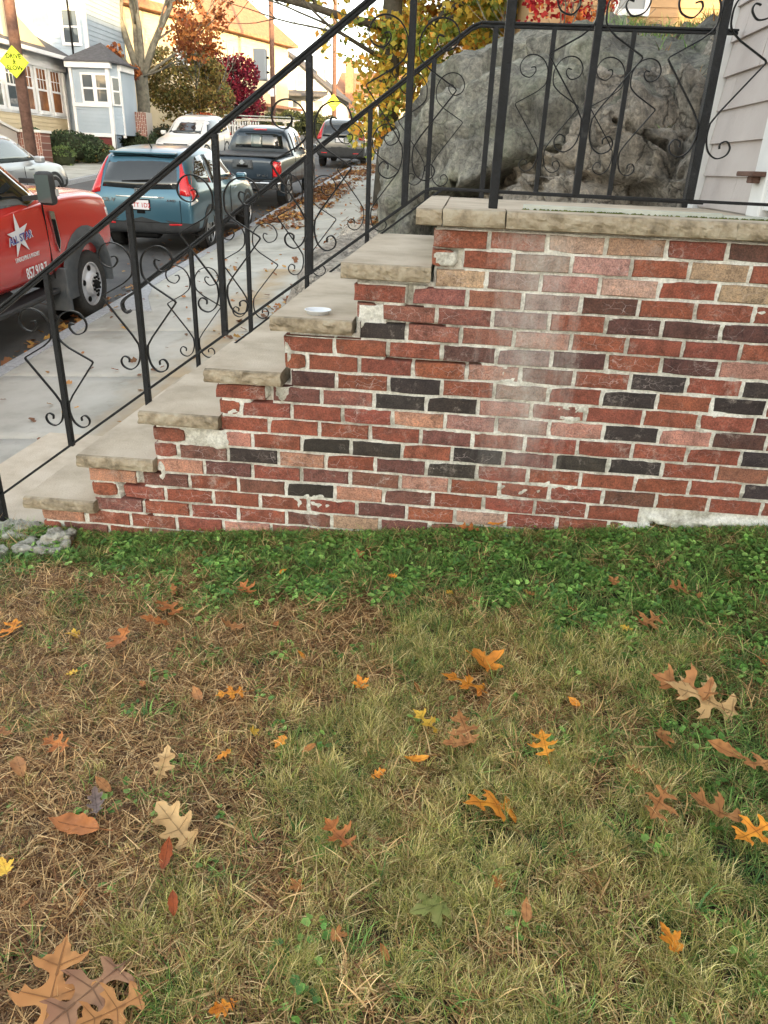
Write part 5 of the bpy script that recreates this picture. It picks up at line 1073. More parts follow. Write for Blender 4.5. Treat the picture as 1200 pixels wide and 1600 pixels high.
MB().disc((0, -2.635, 1.085), (0, -1, 0), .055, 20, .012, .05).box(-.075, .075, -2.652, -2.64, 1.075, 1.095).build('emblem', M['chrome'], t)
text_mesh('SV  4X4', .085, M['chrome'], t, basis((.48, -2.625, .80), (1, 0, 0), (0, 0, 1)), depth=.003); plate(t, 0, -2.79, .60, 'rear', None)
rk = MB()
for s in (1, -1): rk.bar((s*.62, -.7, 1.90), (s*.62, .8, 1.90), .04, .03); rk.box(s*.62-.02, s*.62+.02, -.5, -.46, 1.78, 1.89); rk.box(s*.62-.02, s*.62+.02, .5, .54, 1.78, 1.89)
rk.box(-.80, .80, -.55, -.48, 1.915, 1.94).box(-.80, .80, .48, .55, 1.915, 1.94); rk.build('roof_rack', M['chrome'], t)
tag(MB().box(-.95, .85, -.40, -.18, 0, .02).build('plank', M['flash'], None, loc=(-5.15, 18.6, street(18.6)+2.02)), 'pale plank lying across the roof rack of the dark pickup', 'plank')
place(t, -5.22, 19.25)
# ---- red landscaping truck
t = thing('work_truck', 'red landscaping work truck with white star lettering on its door, at the left edge', 'truck')
TL = [(-2.62, .64, 1.30, 1.42, .94, .96, .92), (-2.58, .62, 1.38, 1.46, .99, 1.0, .95), (-1.0, .60, 1.42, 1.50, 1.01, 1.01, .95), (-.3, .60, 1.43, 1.53, 1.01, 1.0, .93), (.40, .62, 1.37, 1.49, 1.01, .985, .91), (.76, .64, 1.32, 1.44, 1.0, .97, .90), (.83, .65, 1.31, 1.43, .99, .965, .89), (.85, .67, 1.28, 1.38, .96, .95, .87)]
TC = [(-2.60, 1.3, 1.43, 1.6, .93, .95, .86), (-2.57, 1.3, 1.44, 2.05, .97, .98, .78), (-2.35, 1.3, 1.45, 2.17, .98, .985, .78), (-1.55, 1.3, 1.45, 2.16, .98, .985, .78), (-1.30, 1.3, 1.45, 2.06, .98, .985, .79), (-.72, 1.3, 1.45, 1.62, .97, .975, .85), (-.5, 1.3, 1.42, 1.5, .94, .95, .84)]
body, bv1 = loft_body('body', TL, [M['redcar'], M['plastic']], t, None); cab, bv2 = loft_body('cab', TC, [M['redcar'], M['plastic']], t, None)
panel('side_window', [(-2.38, 1.49), (-1.16, 1.47), (-1.06, 1.44), (-.86, 1.48), (-.84, 1.58), (-1.36, 1.98), (-2.36, 2.02)], 'x', bv2, M['carglass'], t, both=True)
panel('windscreen', [(-.78, 1.55), (.78, 1.55), (.70, 2.05), (-.70, 2.05)], 'y', bv2, M['carglass'], t, frm=5); panel('rear_window', [(-.72, 1.5), (.72, 1.5), (.66, 2.0), (-.66, 2.0)], 'y', bv2, M['carglass'], t, frm=-6)
for s in (1, -1):
    fl = MB()
    for k in range(16):
        a0 = math.pi*(k/16)*1.1-.05*math.pi; a1 = math.pi*((k+1)/16)*1.1-.05*math.pi; f_ = lambda a, rr_, x: (s*x, rr_*1.02*math.cos(a), .44+rr_*math.sin(a))
        fl.add([f_(a0, .47, 1.09), f_(a1, .47, 1.09), f_(a1, .66, 1.02), f_(a0, .66, 1.02), f_(a0, .47, .8), f_(a1, .47, .8)], [(0, 1, 2, 3), (1, 0, 4, 5)])
    fl.build('wheel_flare', M['greyplastic'], t, smooth=True)
for s in (1, -1):
    MB().disc((s*.70, 0, .44), (s, 0, 0), .52, 26, .02).build('wheel_well', M['black'], t); wheel(t, s*1.045, 0, .405, s, w_=.24, rimr=.655, steel=True); wheel(t, s*1.08, -4.3, .405, s, w_=.24, rimr=.655, steel=True)
    MB().box(min(s*.82, s*1.06), max(s*.82, s*1.06), -.66, -.60, .22, .72).build('mud_flap', M['greyplastic'], t, bevel=.01)
    mr = MB(); mr.box(min(s*1.15, s*1.34), max(s*1.15, s*1.34), -1.16, -1.04, 1.47, 1.80); mo = mr.build('wing_mirror', M['plastic'], t, bevel=.05, seg=3)
    MB().box(min(s*1.17, s*1.32), max(s*1.17, s*1.32), -1.168, -1.162, 1.50, 1.77).build('mirror_glass', M['carglass2'], mo); MB().box(min(s*1.26, s*1.345), max(s*1.26, s*1.345), -1.10, -1.035, 1.56, 1.63).build('marker_lamp', M['clearlens'], mo)
    MB().bar((s*.96, -1.08, 1.52), (s*1.2, -1.08, 1.55), .05, .05).bar((s*.96, -1.08, 1.70), (s*1.2, -1.08, 1.70), .05, .05).build('mirror_arm', M['plastic'], t)
    panel('headlight', [(s*.55, 1.0), (s*.86, 1.0), (s*.88, 1.26), (s*.6, 1.28)], 'y', bv1, M['clearlens'], t, frm=5, off=.014); panel('headlight', [(.90, 1.02), (.80, 1.02), (.76, 1.22), (.88, 1.20)], 'x', bv1, M['clearlens'], t, frm=s*5, off=.012)
    vt = MB(); vt.prism([(s*1.02, -.74, 1.36), (s*1.02, -.64, 1.34), (s*1.02, -.60, 1.02), (s*1.02, -.66, .90), (s*1.02, -.70, 1.0)], (s*.02, 0, 0)); vt.build('side_vent', M['chrome'], t)
    vt = MB(); vt.prism([(s*1.04, -.72, 1.27), (s*1.04, -.655, 1.26), (s*1.04, -.625, 1.02), (s*1.04, -.66, .94), (s*1.04, -.69, 1.02)], (s*.006, 0, 0)); vt.build('vent_opening', M['black'], t)
    MB().box(s*1.03-.012, s*1.03+.012, -2.05, -1.78, 1.24, 1.30).build('door_handle', M['black'], t, bevel=.012, seg=2)
    gp = MB(); gp.box(s*1.012-.006, s*1.012+.006, -.83, -.815, .64, 1.44); gp.box(s*1.012-.006, s*1.012+.006, -2.16, -2.145, .64, 1.44); gp.build('door_gap', M['black'], t)
    MB().box(min(s*.74, s*.98), max(s*.74, s*.98), -2.6, -.68, .44, .50).build('running_board', M['plastic'], t, bevel=.015); 
panel('grille', [(-.5, .92), (.5, .92), (.52, 1.2), (-.52, 1.2)], 'y', bv1, M['chrome'], t, frm=5, off=.02); MB().box(-.88, .88, .80, .93, .46, .74).build('front_bumper', M['chrome'], t, bevel=.03, seg=2)
MB().box(-.42, -.30, -6.0, .8, .50, .66).box(.30, .42, -6.0, .8, .50, .66).box(-.9, .9, -.1, .1, .34, .46).build('chassis', M['black'], t)
MB().tube([(.66, -2.3, .46), (.66, -1.3, .46)], .14, 14).build('fuel_tank', M['greyplastic'], t, smooth=True)
bd = MB(); bd.box(-1.1, 1.1, -6.2, -2.75, .95, 1.05); bd.box(1.04, 1.1, -6.2, -2.75, 1.052, 1.7); bd.box(-1.1, -1.04, -6.2, -2.75, 1.052, 1.7); bd.box(-1.038, 1.038, -2.81, -2.75, 1.052, 2.1); bd.box(-1.038, 1.038, -6.2, -6.14, 1.052, 1.6); bd.build('tipper_body', M['redcar'], t)
XS = 1.026
st_ = []
for k in range(10):
    a = math.pi/2 + .12 + k*math.pi/5; r_ = (.225 if k % 2 == 0 else .075); st_.append((XS, -1.42 + r_*math.cos(a)*.95, 1.20 + r_*math.sin(a)))
MB().prism(st_, (.003, 0, 0)).build('star_logo', M['whiteprint'], t)
tl = Matrix.Rotation(R(5), 4, 'Z')
text_mesh('ALL STAR', .115, M['whiteprint'], t, basis((XS+.006, -1.40, 1.17), (0, 1, .06), (0, -.06, 1)), depth=.001, xs=.98); text_mesh('ALL STAR', .105, M['blueprint'], t, basis((XS+.010, -1.405, 1.175), (0, 1, .06), (0, -.06, 1)), depth=.001, xs=.99)
text_mesh('LANDSCAPING & MASONRY', .062, M['whiteprint'], t, basis((XS+.002, -1.33, .97), (0, 1, 0), (0, 0, 1)), depth=.001, xs=.62)
text_mesh('857.919.7', .155, M['whiteprint'], t, basis((XS+.002, -1.20, .80), (0, 1, 0), (0, 0, 1)), depth=.001, xs=.72)
place(t, -5.47, 6.55)

# ------------------------------------------------------------------ loose stones at the foot of the steps
def stone(label, loc, s, seed, mat='rockC'):
    loc = (loc[0], loc[1], loc[2] + (.07 if loc[1] < 1 else 0)); me = rock_mesh('rock', (0, 0, 0), s, 4.5, s[0]*.30, .8/s[0], 4, M[mat], seed); o = obj('rock', me, None, loc=loc); tag(o, label, 'rock'); return o
stone('flat pale broken concrete lump beneath the railing foot', (-1.70, -.05, -.155), (.15, .11, .045), 21)
stone('low slab of broken stone right of the pale lump', (-1.50, -.17, -.115), (.10, .06, .025), 22)
stone('small pale stone chunk at the left edge below the lump', (-1.66, -.26, -.12), (.05, .05, .03), 23)
stone('angled flat stone close to the wall base, rightmost of the loose stones', (-1.46, -.10, -.095), (.06, .05, .022), 24)
stone('dark rounded stone partly buried at the far left edge', (-1.80, -.25, -.14), (.09, .07, .05), 25)
stone('grey rock lump beside the pavement behind the railings', (-1.25, 9.6, .22), (.45, .5, .3), 26, 'rockB')

# ------------------------------------------------------------------ fallen leaves, one by one
HALF = {'oak': [(.014, .0), (.02, .08), (.07, .12), (.16, .10), (.25, .16), (.17, .20), (.09, .23), (.055, .28), (.06, .34), (.12, .38), (.24, .37), (.31, .42), (.39, .52), (.28, .48), (.25, .56), (.18, .51), (.10, .54), (.06, .60), (.07, .65), (.14, .69), (.21, .72), (.26, .82), (.18, .78), (.13, .82), (.075, .82), (.07, .88), (.03, .92), (.0, 1.0)],
        'b': [(.016, 0), (.03, .08), (.09, .13), (.17, .15), (.19, .21), (.10, .25), (.09, .31), (.17, .36), (.25, .42), (.27, .50), (.16, .50), (.12, .56), (.15, .62), (.22, .68), (.22, .76), (.12, .77), (.09, .83), (.10, .90), (.0, 1.0)],
        'maple': [(.014, 0), (.06, .10), (.20, .06), (.27, .12), (.40, .16), (.33, .24), (.22, .32), (.40, .40), (.52, .56), (.40, .56), (.33, .64), (.20, .56), (.13, .60), (.18, .74), (.12, .78), (.08, .90), (.0, 1.0)],
        'small': [(.012, 0), (.09, .10), (.17, .26), (.16, .34), (.21, .47), (.17, .54), (.18, .66), (.11, .80), (.05, .90), (0, 1.0)]}
def leaf_mesh(kind, L_, c1, c2, seed, curl=1.0):
    r = random.Random(seed); H = HALF[kind]; asy = r.uniform(.82, 1.18); bm_ = bmesh.new()
    H = [(p.x, p.y) for p in catmull([(x, t, 0) for x, t in H], 2)]; pr_ = [(x*asy*r.uniform(.97, 1.03), t) for x, t in H]; sh = r.uniform(-.02, .02); pl_ = [(-x/asy, min(t+sh*min(t*6, 1)*min((1-t)*6, 1), 1)) for x, t in H[:-1]]
    out = [Vector((x, t-.5)) for x, t in pr_ + pl_[::-1]]; no = len(out); bm_.free()
    inner = [Vector((x*.085+.003, y_*.085)) for x in range(-5, 6) for y_ in range(-6, 7)]
    res = geometry.delaunay_2d_cdt(out+inner, [(i, (i+1) % no) for i in range(no)], [list(range(no))], 1, 1e-5); P = [(v.x, v.y, 0.0) for v in res[0]]; F_ = [tuple(f) for f in res[2]]
    n0 = len(P); lift = .006
    def vein(a, b_, w_):
        d = (b_[0]-a[0], b_[1]-a[1]); l_ = math.hypot(*d); nx_, ny_ = -d[1]/l_*w_, d[0]/l_*w_; k = len(P); m_ = ((a[0]+b_[0])/2, (a[1]+b_[1])/2)
        for (x, y_), g in ((a, 1), (m_, .75), (b_, .25)): P.extend([(x-nx_*g, y_-ny_*g, lift), (x+nx_*g, y_+ny_*g, lift)])
        F_.extend([(k, k+1, k+3), (k, k+3, k+2), (k+2, k+3, k+5), (k+2, k+5, k+4)])
    for t0, t1 in ((-.78, -.5), (-.5, -.2), (-.2, .1), (.1, .45)): vein((0, t0), (0, t1), .011)
    if kind != 'small':
        for s_ in (1, -1):
            for a, b_ in {'oak': ((.13, (.20, .15)), (.41, (.34, .49)), (.69, (.22, .78))), 'b': ((.15, (.15, .18)), (.40, (.22, .46)), (.64, (.18, .72))), 'maple': ((.05, (.34, .16)), (.1, (.44, .52)), (.35, (.15, .72)))}[kind]: vein((0, a-.5), (s_*b_[0], b_[1]-.5), .007)
    bend = r.uniform(.1, .8)*curl*r.choice([1, 1, -.3]); side = r.uniform(-.1, .55)*curl; tw = r.uniform(-1.2, 1.2)*curl; V_ = []; C_ = []
    for i, (x, y_, z0) in enumerate(P):
        yb = max(y_, -.55)
        z_ = side*abs(x)**1.3*1.3 + bend*yb*yb*1.1 + z0 + .05*curl*noise.noise(Vector((x*6, y_*6, seed))) 
        a = tw*y_; xx = x*math.cos(a)-z_*math.sin(a); zz = x*math.sin(a)+z_*math.cos(a); V_.append((xx*L_, y_*L_, zz*L_))
        m_ = .5+.8*noise.noise(Vector((x*5, y_*5, seed*2.3))); m_ = min(max(m_, 0), 1); f = .55 if i >= n0 else (.72 if noise.noise(Vector((x*9, y_*9, seed))) > .3 else 1.05)
        C_.append([(c1[j]*(1-m_)+c2[j]*m_)*f for j in range(3)])
    return np_mesh('leaf', V_, F_, M['leafdry'], np.clip(C_, 0, 1), smooth=True)
PAL = dict(o=((.85, .36, .04), (.62, .20, .03)), b=((.50, .24, .09), (.36, .15, .055)), s=((.50, .22, .06), (.32, .13, .05)), c=((.55, .20, .055), (.36, .13, .045)), t=((.66, .44, .21), (.52, .32, .14)), y=((.85, .56, .08), (.75, .42, .06)),
           m=((.85, .34, .05), (.62, .22, .03)), r=((.36, .08, .02), (.24, .06, .02)), g=((.24, .18, .16), (.18, .13, .12)), u=((.20, .24, .06), (.30, .30, .10)), T=((.58, .28, .10), (.46, .20, .07)), B=((.44, .24, .13), (.34, .17, .10)))
LEAVES = [
 ('o', -1.27, -.78, .10, 'oak', 'golden orange oak leaf at the far left of the lawn', 20), ('c', -.86, -.85, .10, 'b', 'curled brown oak leaf below a lone pair at the upper left of the lawn', 170),
 ('c', -.79, -.72, .09, 'b', 'pinkish brown leaf pressed flat under a curled one, upper left lawn', 100), ('c', -.78, -.63, .11, 'oak', 'dull copper oak leaf arching over another, upper left lawn', 60),
 ('b', -.51, -.76, .07, 'small', 'slim tan leaf lying crosswise in dry grass, upper middle left', 95), ('c', -.53, -.52, .08, 'oak', 'crumpled brown leaf below the clover edge, left of centre', 40),
 ('c', .27, -.05, .08, 'oak', 'rust coloured leaf tucked against the brick wall base', 80), ('o', .38, .03, .08, 'maple', 'yellow orange leaf leaning on the wall base beside the rust one', 10),
 ('b', .97, -.52, .09, 'oak', 'brown oak leaf lying in the clover at upper right', 110), ('b', .82, -.72, .10, 'oak', 'tan oak leaf with pointed lobes, right of the fine grass tufts', 130),
 ('m', .30, -.92, .11, 'maple', 'bright orange lobed leaf standing behind a broader one, centre', 15), ('o', .25, -1.03, .125, 'oak', 'broad orange oak leaf under the bright lobed leaf, centre', 75),
 ('b', -.51, -1.11, .06, 'small', 'dark brown curled leaf beside a glowing orange one, left', 30), ('o', -.42, -1.10, .08, 'oak', 'glowing orange oak leaf in dry straw, left of centre', 115),
 ('y', .15, -1.21, .085, 'oak', 'pale golden star shaped oak leaf just left of a curled pair', 60), ('b', .25, -1.23, .10, 'oak', 'curled tan brown leaf above a flatter brown one, centre', 20),
 ('b', .24, -1.29, .08, 'small', 'flat mottled brown leaf below the curled one, centre', 100), ('o', .45, -1.28, .085, 'oak', 'small upright orange oak leaf alone right of centre', 5),
 ('b', .84, -1.06, .15, 'oak', 'rusty oak leaf half beneath a large pale tan leaf, right', 60), ('t', .88, -1.10, .175, 'oak', 'large pale tan oak leaf lying on a rusty one, right side', 68),
 ('b', .74, -1.25, .09, 'small', 'slim rolled brown leaf standing in green grass at right', 160), ('b', .88, -1.29, .08, 'small', 'narrow brown leaf pointing sideways near the right edge', 70),
 ('b', .95, -1.33, .08, 'oak', 'curled brown oak leaf cut by the right edge of the lawn view', 100), ('o', .13, -1.35, .055, 'small', 'small rusty orange leaf fragment left of the centre tufts', 100),
 ('c', -.83, -1.32, .075, 'oak', 'little coppery star shaped leaf in straw at left', 80), ('b', -1.02, -1.28, .07, 'small', 'light brown leaf cut by the left edge', 90),
 ('t', -.51, -1.38, .085, 'small', 'pale straw coloured furry looking curled leaf, left', 5), ('b', -.89, -1.40, .08, 'small', 'grey brown folded leaf low at the left edge', 40),
 ('g', -.63, -1.51, .065, 'small', 'greyish leaf lying flat in dry grass, lower left', 30), ('b', -.64, -1.45, .05, 'small', 'small mauve brown leaf just above the greyish leaf', 60),
 ('o', .31, -1.48, .125, 'oak', 'mottled orange and dark brown folded leaf, lower centre', 110), ('b', .68, -1.47, .09, 'oak', 'spotted yellow brown leaf by bright grass blades, lower right', 150),
 ('b', .80, -1.48, .11, 'oak', 'long twisted reddish brown leaf, lower right', 70), ('o', .86, -1.54, .09, 'oak', 'crisp light orange oak leaf at the lower right edge', 120),
 ('t', -.41, -1.57, .13, 'b', 'large tan leaf blade with one deep lobe, lower left', 50), ('r', -.40, -1.65, .06, 'small', 'dark red leaf tucked under the large tan blade', 10),
 ('c', -.65, -1.58, .12, 'small', 'long narrow orange brown leaf, lower left', 80), ('c', -.03, -1.58, .08, 'oak', 'dark orange curled leaf just left of bottom centre', 50),
 ('y', -.75, -1.70, .04, 'maple', 'tiny pale yellow leaf scrap at the lower left edge', 40), ('r', -.34, -1.77, .045, 'small', 'red brown leaf standing in straw, bottom left', 20),
 ('u', .18, -1.75, .075, 'maple', 'green and yellow crumpled leaf, bottom centre', 120), ('b', .37, -1.75, .045, 'small', 'pinkish tan leaf half hidden in grass, bottom centre right', 0),
 ('o', .63, -1.79, .05, 'maple', 'small burnt orange spotted leaf, bottom right', 30), ('T', -.50, -1.955, .19, 'oak', 'very large orange brown oak leaf at the bottom left corner', 12),
 ('B', -.435, -1.965, .18, 'oak', 'large mauve brown oak leaf under the biggest one, bottom left', 150), ('T', -.375, -1.99, .13, 'oak', 'smaller orange brown oak leaf right of the two largest, bottom left', 130),
 ('o', -2.523, 1.457, .16, 'oak', 'pinkish brown oak leaf on the pavement beside the steps', 60)]
scraps = [(-1.06, -.78), (-.43, -.36), (-.01, -.40), (-.37, -.72), (-.16, -.21), (.20, -.52), (.47, -.53), (.77, -.43), (1.03, -.54), (.76, -.73), (.01, -1.81), (.10, -1.84), (-.37, -1.33), (-.31, -1.24), (-.23, -1.28), (-.05, -1.03), (-.15, -1.30), (.04, -1.38), (-.18, -1.96), (.32, -1.67), (-.81, -.50), (-.66, -1.77),
          (1.1, -.9), (.6, -.62), (-.95, -1.0), (-.7, -1.05), (-.25, -.9), (.12, -1.05), (.55, -1.1), (.66, -1.35), (-.1, -1.7), (-.55, -1.75)]
LIFT = .046
for i, (c, x, y_, L_, kind, lab, ang) in enumerate(LEAVES):
    me = leaf_mesh('b' if (kind == 'small' and L_ > .06 and i % 3) else kind, L_*(1.2 if c not in 'TB' else 1.05), PAL[c][0], PAL[c][1], i+1, .85 if c not in 'TB' else .3)
    zz = (lawnz(x, y_)+LIFT) if y_ < .5 else walkz(x, y_)+.012
    o = obj('oak_leaf' if kind in ('oak', 'b') else 'leaf', me, None, loc=(x, y_, zz)); o.rotation_euler = (random.uniform(-.25, .25)*(0 if c in 'TB' else 1)+.12, random.uniform(-.3, .3)*(.2 if c in 'TB' else 1), R(ang)); tag(o, lab, 'leaf', 'fallen leaves on the lawn' if y_ < .5 else None)
for i, (x, y_) in enumerate(scraps):
    c = random.choice('csboyo'); me = leaf_mesh(random.choice(['small', 'b', 'maple']), random.uniform(.035, .055), PAL[c][0], PAL[c][1], i+90, .8); o = obj('leaf_scrap', me, None, loc=(x, y_, lawnz(x, y_)+.028)); o.rotation_euler = (random.uniform(-.5, .5), random.uniform(-.5, .5), random.uniform(0, 6.28)); 
    xz = 'far left' if x < -.7 else 'left' if x < -.3 else 'left of centre' if x < 0 else 'right of centre' if x < .35 else 'right' if x < .75 else 'far right'; yz = 'by the green weeds' if y_ > -.6 else 'upper lawn' if y_ > -.95 else 'middle lawn' if y_ > -1.32 else 'lower lawn' if y_ > -1.72 else 'bottom of the lawn'
    tag(o, 'tiny %s leaf scrap, %s, %s' % (dict(c='copper brown', s='dark brown', b='tan brown', o='orange', y='yellow')[c], yz, xz), 'leaf', 'leaf scraps on the lawn')

seen = {}
for o in [o for o in bpy.data.objects if o.name.startswith('leaf_scrap')]: seen.setdefault(o['label'], []).append(o)
for v in seen.values():
    if len(v) == 2:
        v.sort(key=lambda o: o.location.x); v[0]['label'] += ', left of two'; v[1]['label'] += ', right of two'
# ------------------------------------------------------------------ lawn: blades, straw, clover (instanced clumps)
tag(obj('soil', grid_mesh('soil', lambda u, v: (-2.1+5.4*u, -3.4+3.39*v, lawnz(-2.1+5.4*u, -3.4+3.39*v)-.004+.006*noise.noise(Vector((u*90, v*60, 0)))), 120, 80, M['soil'])), kind='structure')
def blades(seed, n, rad, hl, up_, wd, pal, cv=.6, segs=3):
    r = np.random.default_rng(seed); V_ = []; F_ = []; C_ = []
    for _ in range(n):
        a = r.uniform(0, 6.28); rr_ = rad*math.sqrt(r.random()); p = np.array([rr_*math.cos(a), rr_*math.sin(a), r.uniform(-.002, .006)])
        h = r.uniform(*hl); az = a + r.normal(0, 1.0) if up_ > .4 else r.uniform(0, 6.28); el = np.clip(r.normal(up_, .22), .02, 1.4); w_ = wd*r.uniform(.6, 1.4); c = np.array(pal[r.integers(len(pal))])*r.uniform(.75, 1.25)
        dv = np.array([math.cos(az)*math.cos(el), math.sin(az)*math.cos(el), math.sin(el)]); sv = np.array([-math.sin(az), math.cos(az), 0]); turn = r.normal(0, .5); dr_ = cv*r.uniform(.3, 1.2)
        b0 = len(V_)
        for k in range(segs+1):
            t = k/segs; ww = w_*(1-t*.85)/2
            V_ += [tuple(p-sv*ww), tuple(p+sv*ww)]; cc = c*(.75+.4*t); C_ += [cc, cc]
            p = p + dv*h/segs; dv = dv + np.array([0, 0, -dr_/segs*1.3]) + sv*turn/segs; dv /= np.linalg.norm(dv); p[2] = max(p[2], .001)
        F_ += [(b0+2*k, b0+2*k+1, b0+2*k+3, b0+2*k+2) for k in range(segs)]
    return V_, F_, np.clip(C_, 0, 1)
def clovers(seed, n, rad, sz, pal):
    r = np.random.default_rng(seed); V_ = []; F_ = []; C_ = []
    for _ in range(n):
        a = r.uniform(0, 6.28); rr_ = rad*math.sqrt(r.random()); c = np.array([rr_*math.cos(a), rr_*math.sin(a), r.uniform(.003, .026)]); s = sz*r.uniform(.6, 1.3)
        t1 = r.normal(0, .3, 2); col_ = np.array(pal[r.integers(len(pal))])*r.uniform(.7, 1.3); aa = r.uniform(0, 6.28)
        b0 = len(V_); V_.append(tuple(c-np.array([0, 0, s*.18]))); C_.append(col_*.7)
        for k in range(6):
            th = aa + k*math.pi/3; q = s*(1 if k else .55); x, y_ = q*math.cos(th), q*math.sin(th)*.85; V_.append((c[0]+x, c[1]+y_, c[2]+x*t1[0]+y_*t1[1])); C_.append(col_)
        F_ += [(b0, b0+1+k, b0+1+(k+1) % 6, b0) for k in range(6)]
    return V_, [f[:3] for f in F_], np.clip(C_, 0, 1)
variants = bpy.data.collections.new('clump_variants')          # source shapes for the instancing, not part of the scene
def variant(i, data, mat):
    me = np_mesh('clump_shape', data[0], data[1], mat, data[2]); o = bpy.data.objects.new('clump_%02d' % i, me); variants.objects.link(o)
DRY = [(.30, .165, .065), (.46, .29, .13), (.15, .072, .032), (.66, .48, .25), (.08, .042, .02), (.27, .14, .06), (.18, .09, .04), (.54, .36, .17)]
FES = [(.24, .28, .06), (.42, .40, .12), (.60, .51, .20), (.08, .13, .03), (.34, .30, .10), (.74, .64, .32), (.50, .38, .17)]
GRN = [(.11, .22, .05), (.18, .32, .07), (.07, .15, .04), (.26, .38, .10)]
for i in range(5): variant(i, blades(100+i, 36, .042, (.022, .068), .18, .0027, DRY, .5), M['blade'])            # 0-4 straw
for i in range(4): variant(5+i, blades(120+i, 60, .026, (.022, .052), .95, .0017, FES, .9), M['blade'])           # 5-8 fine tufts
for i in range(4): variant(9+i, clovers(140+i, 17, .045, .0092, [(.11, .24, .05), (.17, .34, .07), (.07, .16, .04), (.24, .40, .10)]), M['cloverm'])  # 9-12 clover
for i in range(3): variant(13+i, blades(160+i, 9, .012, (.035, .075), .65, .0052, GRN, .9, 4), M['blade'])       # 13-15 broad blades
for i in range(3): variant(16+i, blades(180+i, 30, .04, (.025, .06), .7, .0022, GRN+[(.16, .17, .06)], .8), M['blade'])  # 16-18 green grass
def rosette(seed, n, hl, wd, pal):
    r = np.random.default_rng(seed); V_ = []; F_ = []; C_ = []
    for k_ in range(n):
        az = k_*2.4+r.normal(0, .3); L1 = r.uniform(*hl); el = r.uniform(.15, .7); c = np.array(pal[r.integers(len(pal))])*r.uniform(.8, 1.2); sv = np.array([-math.sin(az), math.cos(az), 0]); dv = np.array([math.cos(az)*math.cos(el), math.sin(az)*math.cos(el), math.sin(el)]); p = np.zeros(3); b0 = len(V_)
        for k in range(6):
            t = k/5; ww = wd*(.25+1.5*t*(1-t)**.6)*.5 if t < 1 else .0005
            V_ += [tuple(p-sv*ww), tuple(p+sv*ww)]; C_ += [c*(.7+.3*t)]*2; p = p+dv*L1/5; dv = dv+np.array([0, 0, -.22]); dv /= np.linalg.norm(dv); p[2] = max(p[2], .002)
        F_ += [(b0+2*k, b0+2*k+1, b0+2*k+3, b0+2*k+2) for k in range(5)]
    return V_, F_, np.clip(C_, 0, 1)
for i in range(3): variant(19+i, rosette(200+i, 9, (.035, .08), .016, [(.10, .22, .05), (.15, .30, .07), (.20, .34, .09)]), M['blade'])   # 19-21 weed rosettes
def scatter(name, n, region, wts, seed, sc=(.7, 1.3)):
    r = np.random.default_rng(seed); P = []; I = []; S = []; Ro = []
    kinds = [(0, 5), (5, 9), (9, 13), (13, 16), (16, 19), (19, 22)]
    for _ in range(n):
        x = r.uniform(region[0], region[1]); y_ = r.uniform(region[2], region[3]); w_ = wts(x, y_); tot = sum(w_)
        if r.random() > tot: continue
        w_ = list(w_) + [0]*(6-len(w_)); k = r.choice(6, p=np.array(w_)/tot); lo, hi = kinds[k]
        P.append((x, y_, lawnz(x, y_)+(.012*r.random() if k == 0 else 0))); I.append(int(r.integers(lo, hi))); S.append(r.uniform(*sc)); Ro.append((r.normal(0, .15), r.normal(0, .15), r.uniform(0, 6.28)))
    me = bpy.data.meshes.new(name); me.from_pydata(P, [], [])
    a = me.attributes.new('idx', 'INT', 'POINT'); a.data.foreach_set('value', I); a = me.attributes.new('scl', 'FLOAT', 'POINT'); a.data.foreach_set('value', S)
    a = me.attributes.new('rot', 'FLOAT_VECTOR', 'POINT'); a.data.foreach_set('vector', np.array(Ro, np.float32).ravel())
    o = obj(name, me); ng = bpy.data.node_groups.new(name, 'GeometryNodeTree'); ng.interface.new_socket('Geometry', in_out='INPUT', socket_type='NodeSocketGeometry'); ng.interface.new_socket('Geometry', in_out='OUTPUT', socket_type='NodeSocketGeometry')
    N = ng.nodes; L = ng.links; gi = N.new('NodeGroupInput'); go = N.new('NodeGroupOutput'); ci = N.new('GeometryNodeCollectionInfo'); ci.inputs['Collection'].default_value = variants; ci.inputs['Separate Children'].default_value = True; ci.inputs['Reset Children'].default_value = True
    ip = N.new('GeometryNodeInstanceOnPoints'); ip.inputs['Pick Instance'].default_value = True
    def na(nm, dt): q = N.new('GeometryNodeInputNamedAttribute'); q.data_type = dt; q.inputs[0].default_value = nm; return q.outputs[0]
    L.new(gi.outputs[0], ip.inputs['Points']); L.new(ci.outputs[0], ip.inputs['Instance']); L.new(na('idx', 'INT'), ip.inputs['Instance Index']); L.new(na('scl', 'FLOAT'), ip.inputs['Scale'])
    er = N.new('FunctionNodeEulerToRotation'); L.new(na('rot', 'FLOAT_VECTOR'), er.inputs[0]); L.new(er.outputs[0], ip.inputs['Rotation']); L.new(ip.outputs[0], go.inputs[0])
    md = o.modifiers.new('scatter', 'NODES'); md.node_group = ng; return tag(o, kind='stuff')
TUFT = [(-.05, -1.2, .22), (.15, -.80, .16), (.60, -.84, .26), (.52, -1.42, .24), (.25, -1.38, .2), (.9, -.75, .15), (-.3, -1.85, .2), (.2, -1.75, .3), (.75, -1.75, .3), (-.05, -1.5, .2)]
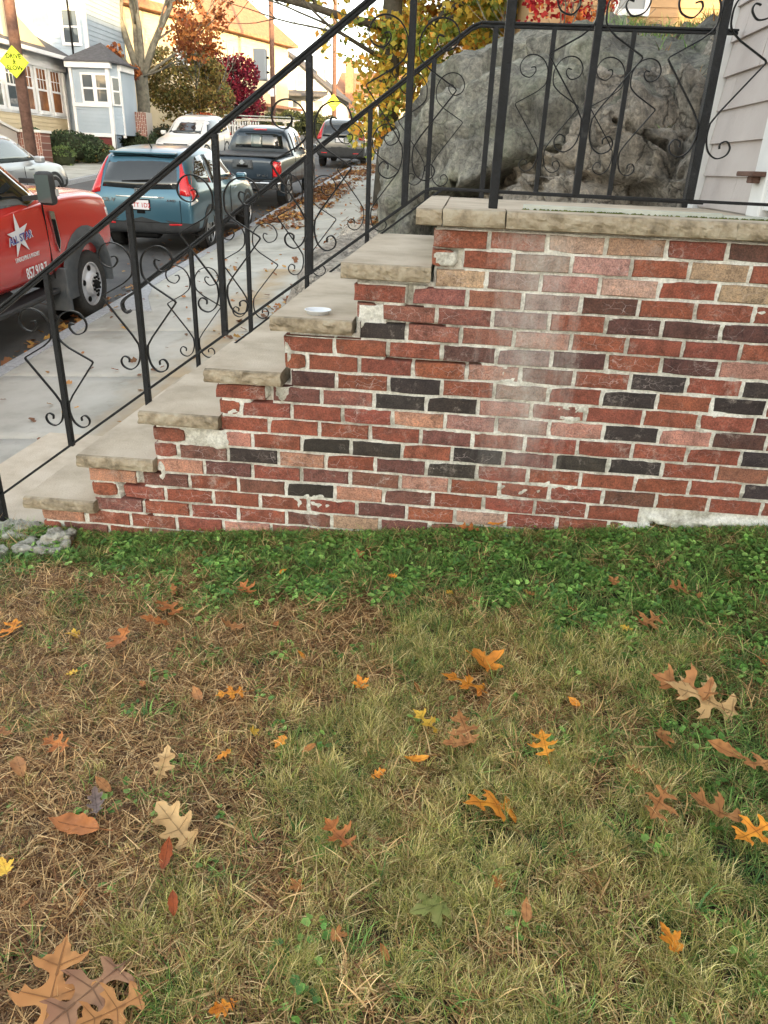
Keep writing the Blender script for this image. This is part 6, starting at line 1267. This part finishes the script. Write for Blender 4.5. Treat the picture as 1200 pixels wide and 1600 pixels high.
def zone(x, y):
    n1 = noise.noise(Vector((x*1.9, y*1.9, 3)))*1.3; n2 = noise.noise(Vector((x*4.2, y*4.2, 8))); n3 = noise.noise(Vector((x*9, y*9, 15))); n4 = noise.noise(Vector((x*14, y*14, 25)))
    edge = -.37 - .27*sstep(-.9, .7, x) + .30*n2 + .22*n1
    green = sstep(-.28, .16, y-edge + .26*n4)
    right = sstep(.40, 1.0, x)*sstep(-.45, -.75, y)*(1-sstep(-1.5, -2.0, y)*.6)
    tuft = min(max([math.exp(-(((x-a)**2+(y-b)**2)/(c*c))**1.5) for a, b, c in TUFT])*(1+n3*1.2), 1.3)
    left = sstep(.15, -.35, x)*(1-green)
    dry = (1-green)*(.50 + .6*left - .2*right + .8*n2)*(1-.7*min(tuft, 1))
    gr2 = max(-n2-.02, 0)
    return (max(dry, .03) + .10*green, max((1-green)*(.04+1.3*tuft+.12*n1), .01)*(1-.3*left), max(green*(.40+1.1*n3) + .10*(n3 > .3) + .10*right*(n4 > 0), .005), max(.05*green + .16*right*(n3 > -.1) + .012, .005), max(green*(.50-.8*n3) + (1-green)*(.05+.45*right+.6*gr2+.25*max(n1-.1, 0)), .02), .035*green*(n4 > 0) + .03*right*(n4 > .1) + .008*(n4 > .3))
def norm(f, k):
    def g_(x, y):
        w_ = f(x, y); s_ = sum(w_); return [a/max(s_, .9)*k for a in w_]
    return g_
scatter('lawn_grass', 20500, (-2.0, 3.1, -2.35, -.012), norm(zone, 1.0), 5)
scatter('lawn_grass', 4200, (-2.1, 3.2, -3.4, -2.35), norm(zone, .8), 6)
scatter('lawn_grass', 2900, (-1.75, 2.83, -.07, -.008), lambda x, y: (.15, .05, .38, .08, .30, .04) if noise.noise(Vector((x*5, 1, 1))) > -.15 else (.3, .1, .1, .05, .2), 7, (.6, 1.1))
# leafy weed rosettes

# grass and straw growing on the ledge behind
trees_ = [BVHTree.FromObject(o, bpy.context.evaluated_depsgraph_get()) for o in ledge.children if o.name.startswith('boulder')]
rg = random.Random(9); ledgepts = []
for k in range(1400):
    x = rg.gauss(2.0, .4); y_ = rg.gauss(4.7, 1.0); best = None
    for tr_ in trees_:
        h_ = tr_.ray_cast(Vector((x, y_, 6)), Vector((0, 0, -1)))
        if h_[0] is not None and (best is None or h_[0].z > best[0].z): best = h_
    if best and best[1].z > .55: ledgepts.append(tuple(best[0]))
V_ = []; F_ = []; C_ = []
for p in ledgepts:
    dv_, df_, dc_ = blades(rg.randrange(10**6), 7, .04, (.06, .14), .8, .007, DRY+GRN if rg.random() < .6 else GRN, .8)
    b0 = len(V_); V_ += [(v[0]+p[0], v[1]+p[1], v[2]+p[2]-.005) for v in dv_]; F_ += [tuple(i+b0 for i in f) for f in df_]; C_ += [tuple(c) for c in dc_]
tag(obj('ledge_grass', np_mesh('ledge_grass', V_, F_, M['blade'], np.array(C_))), kind='stuff')
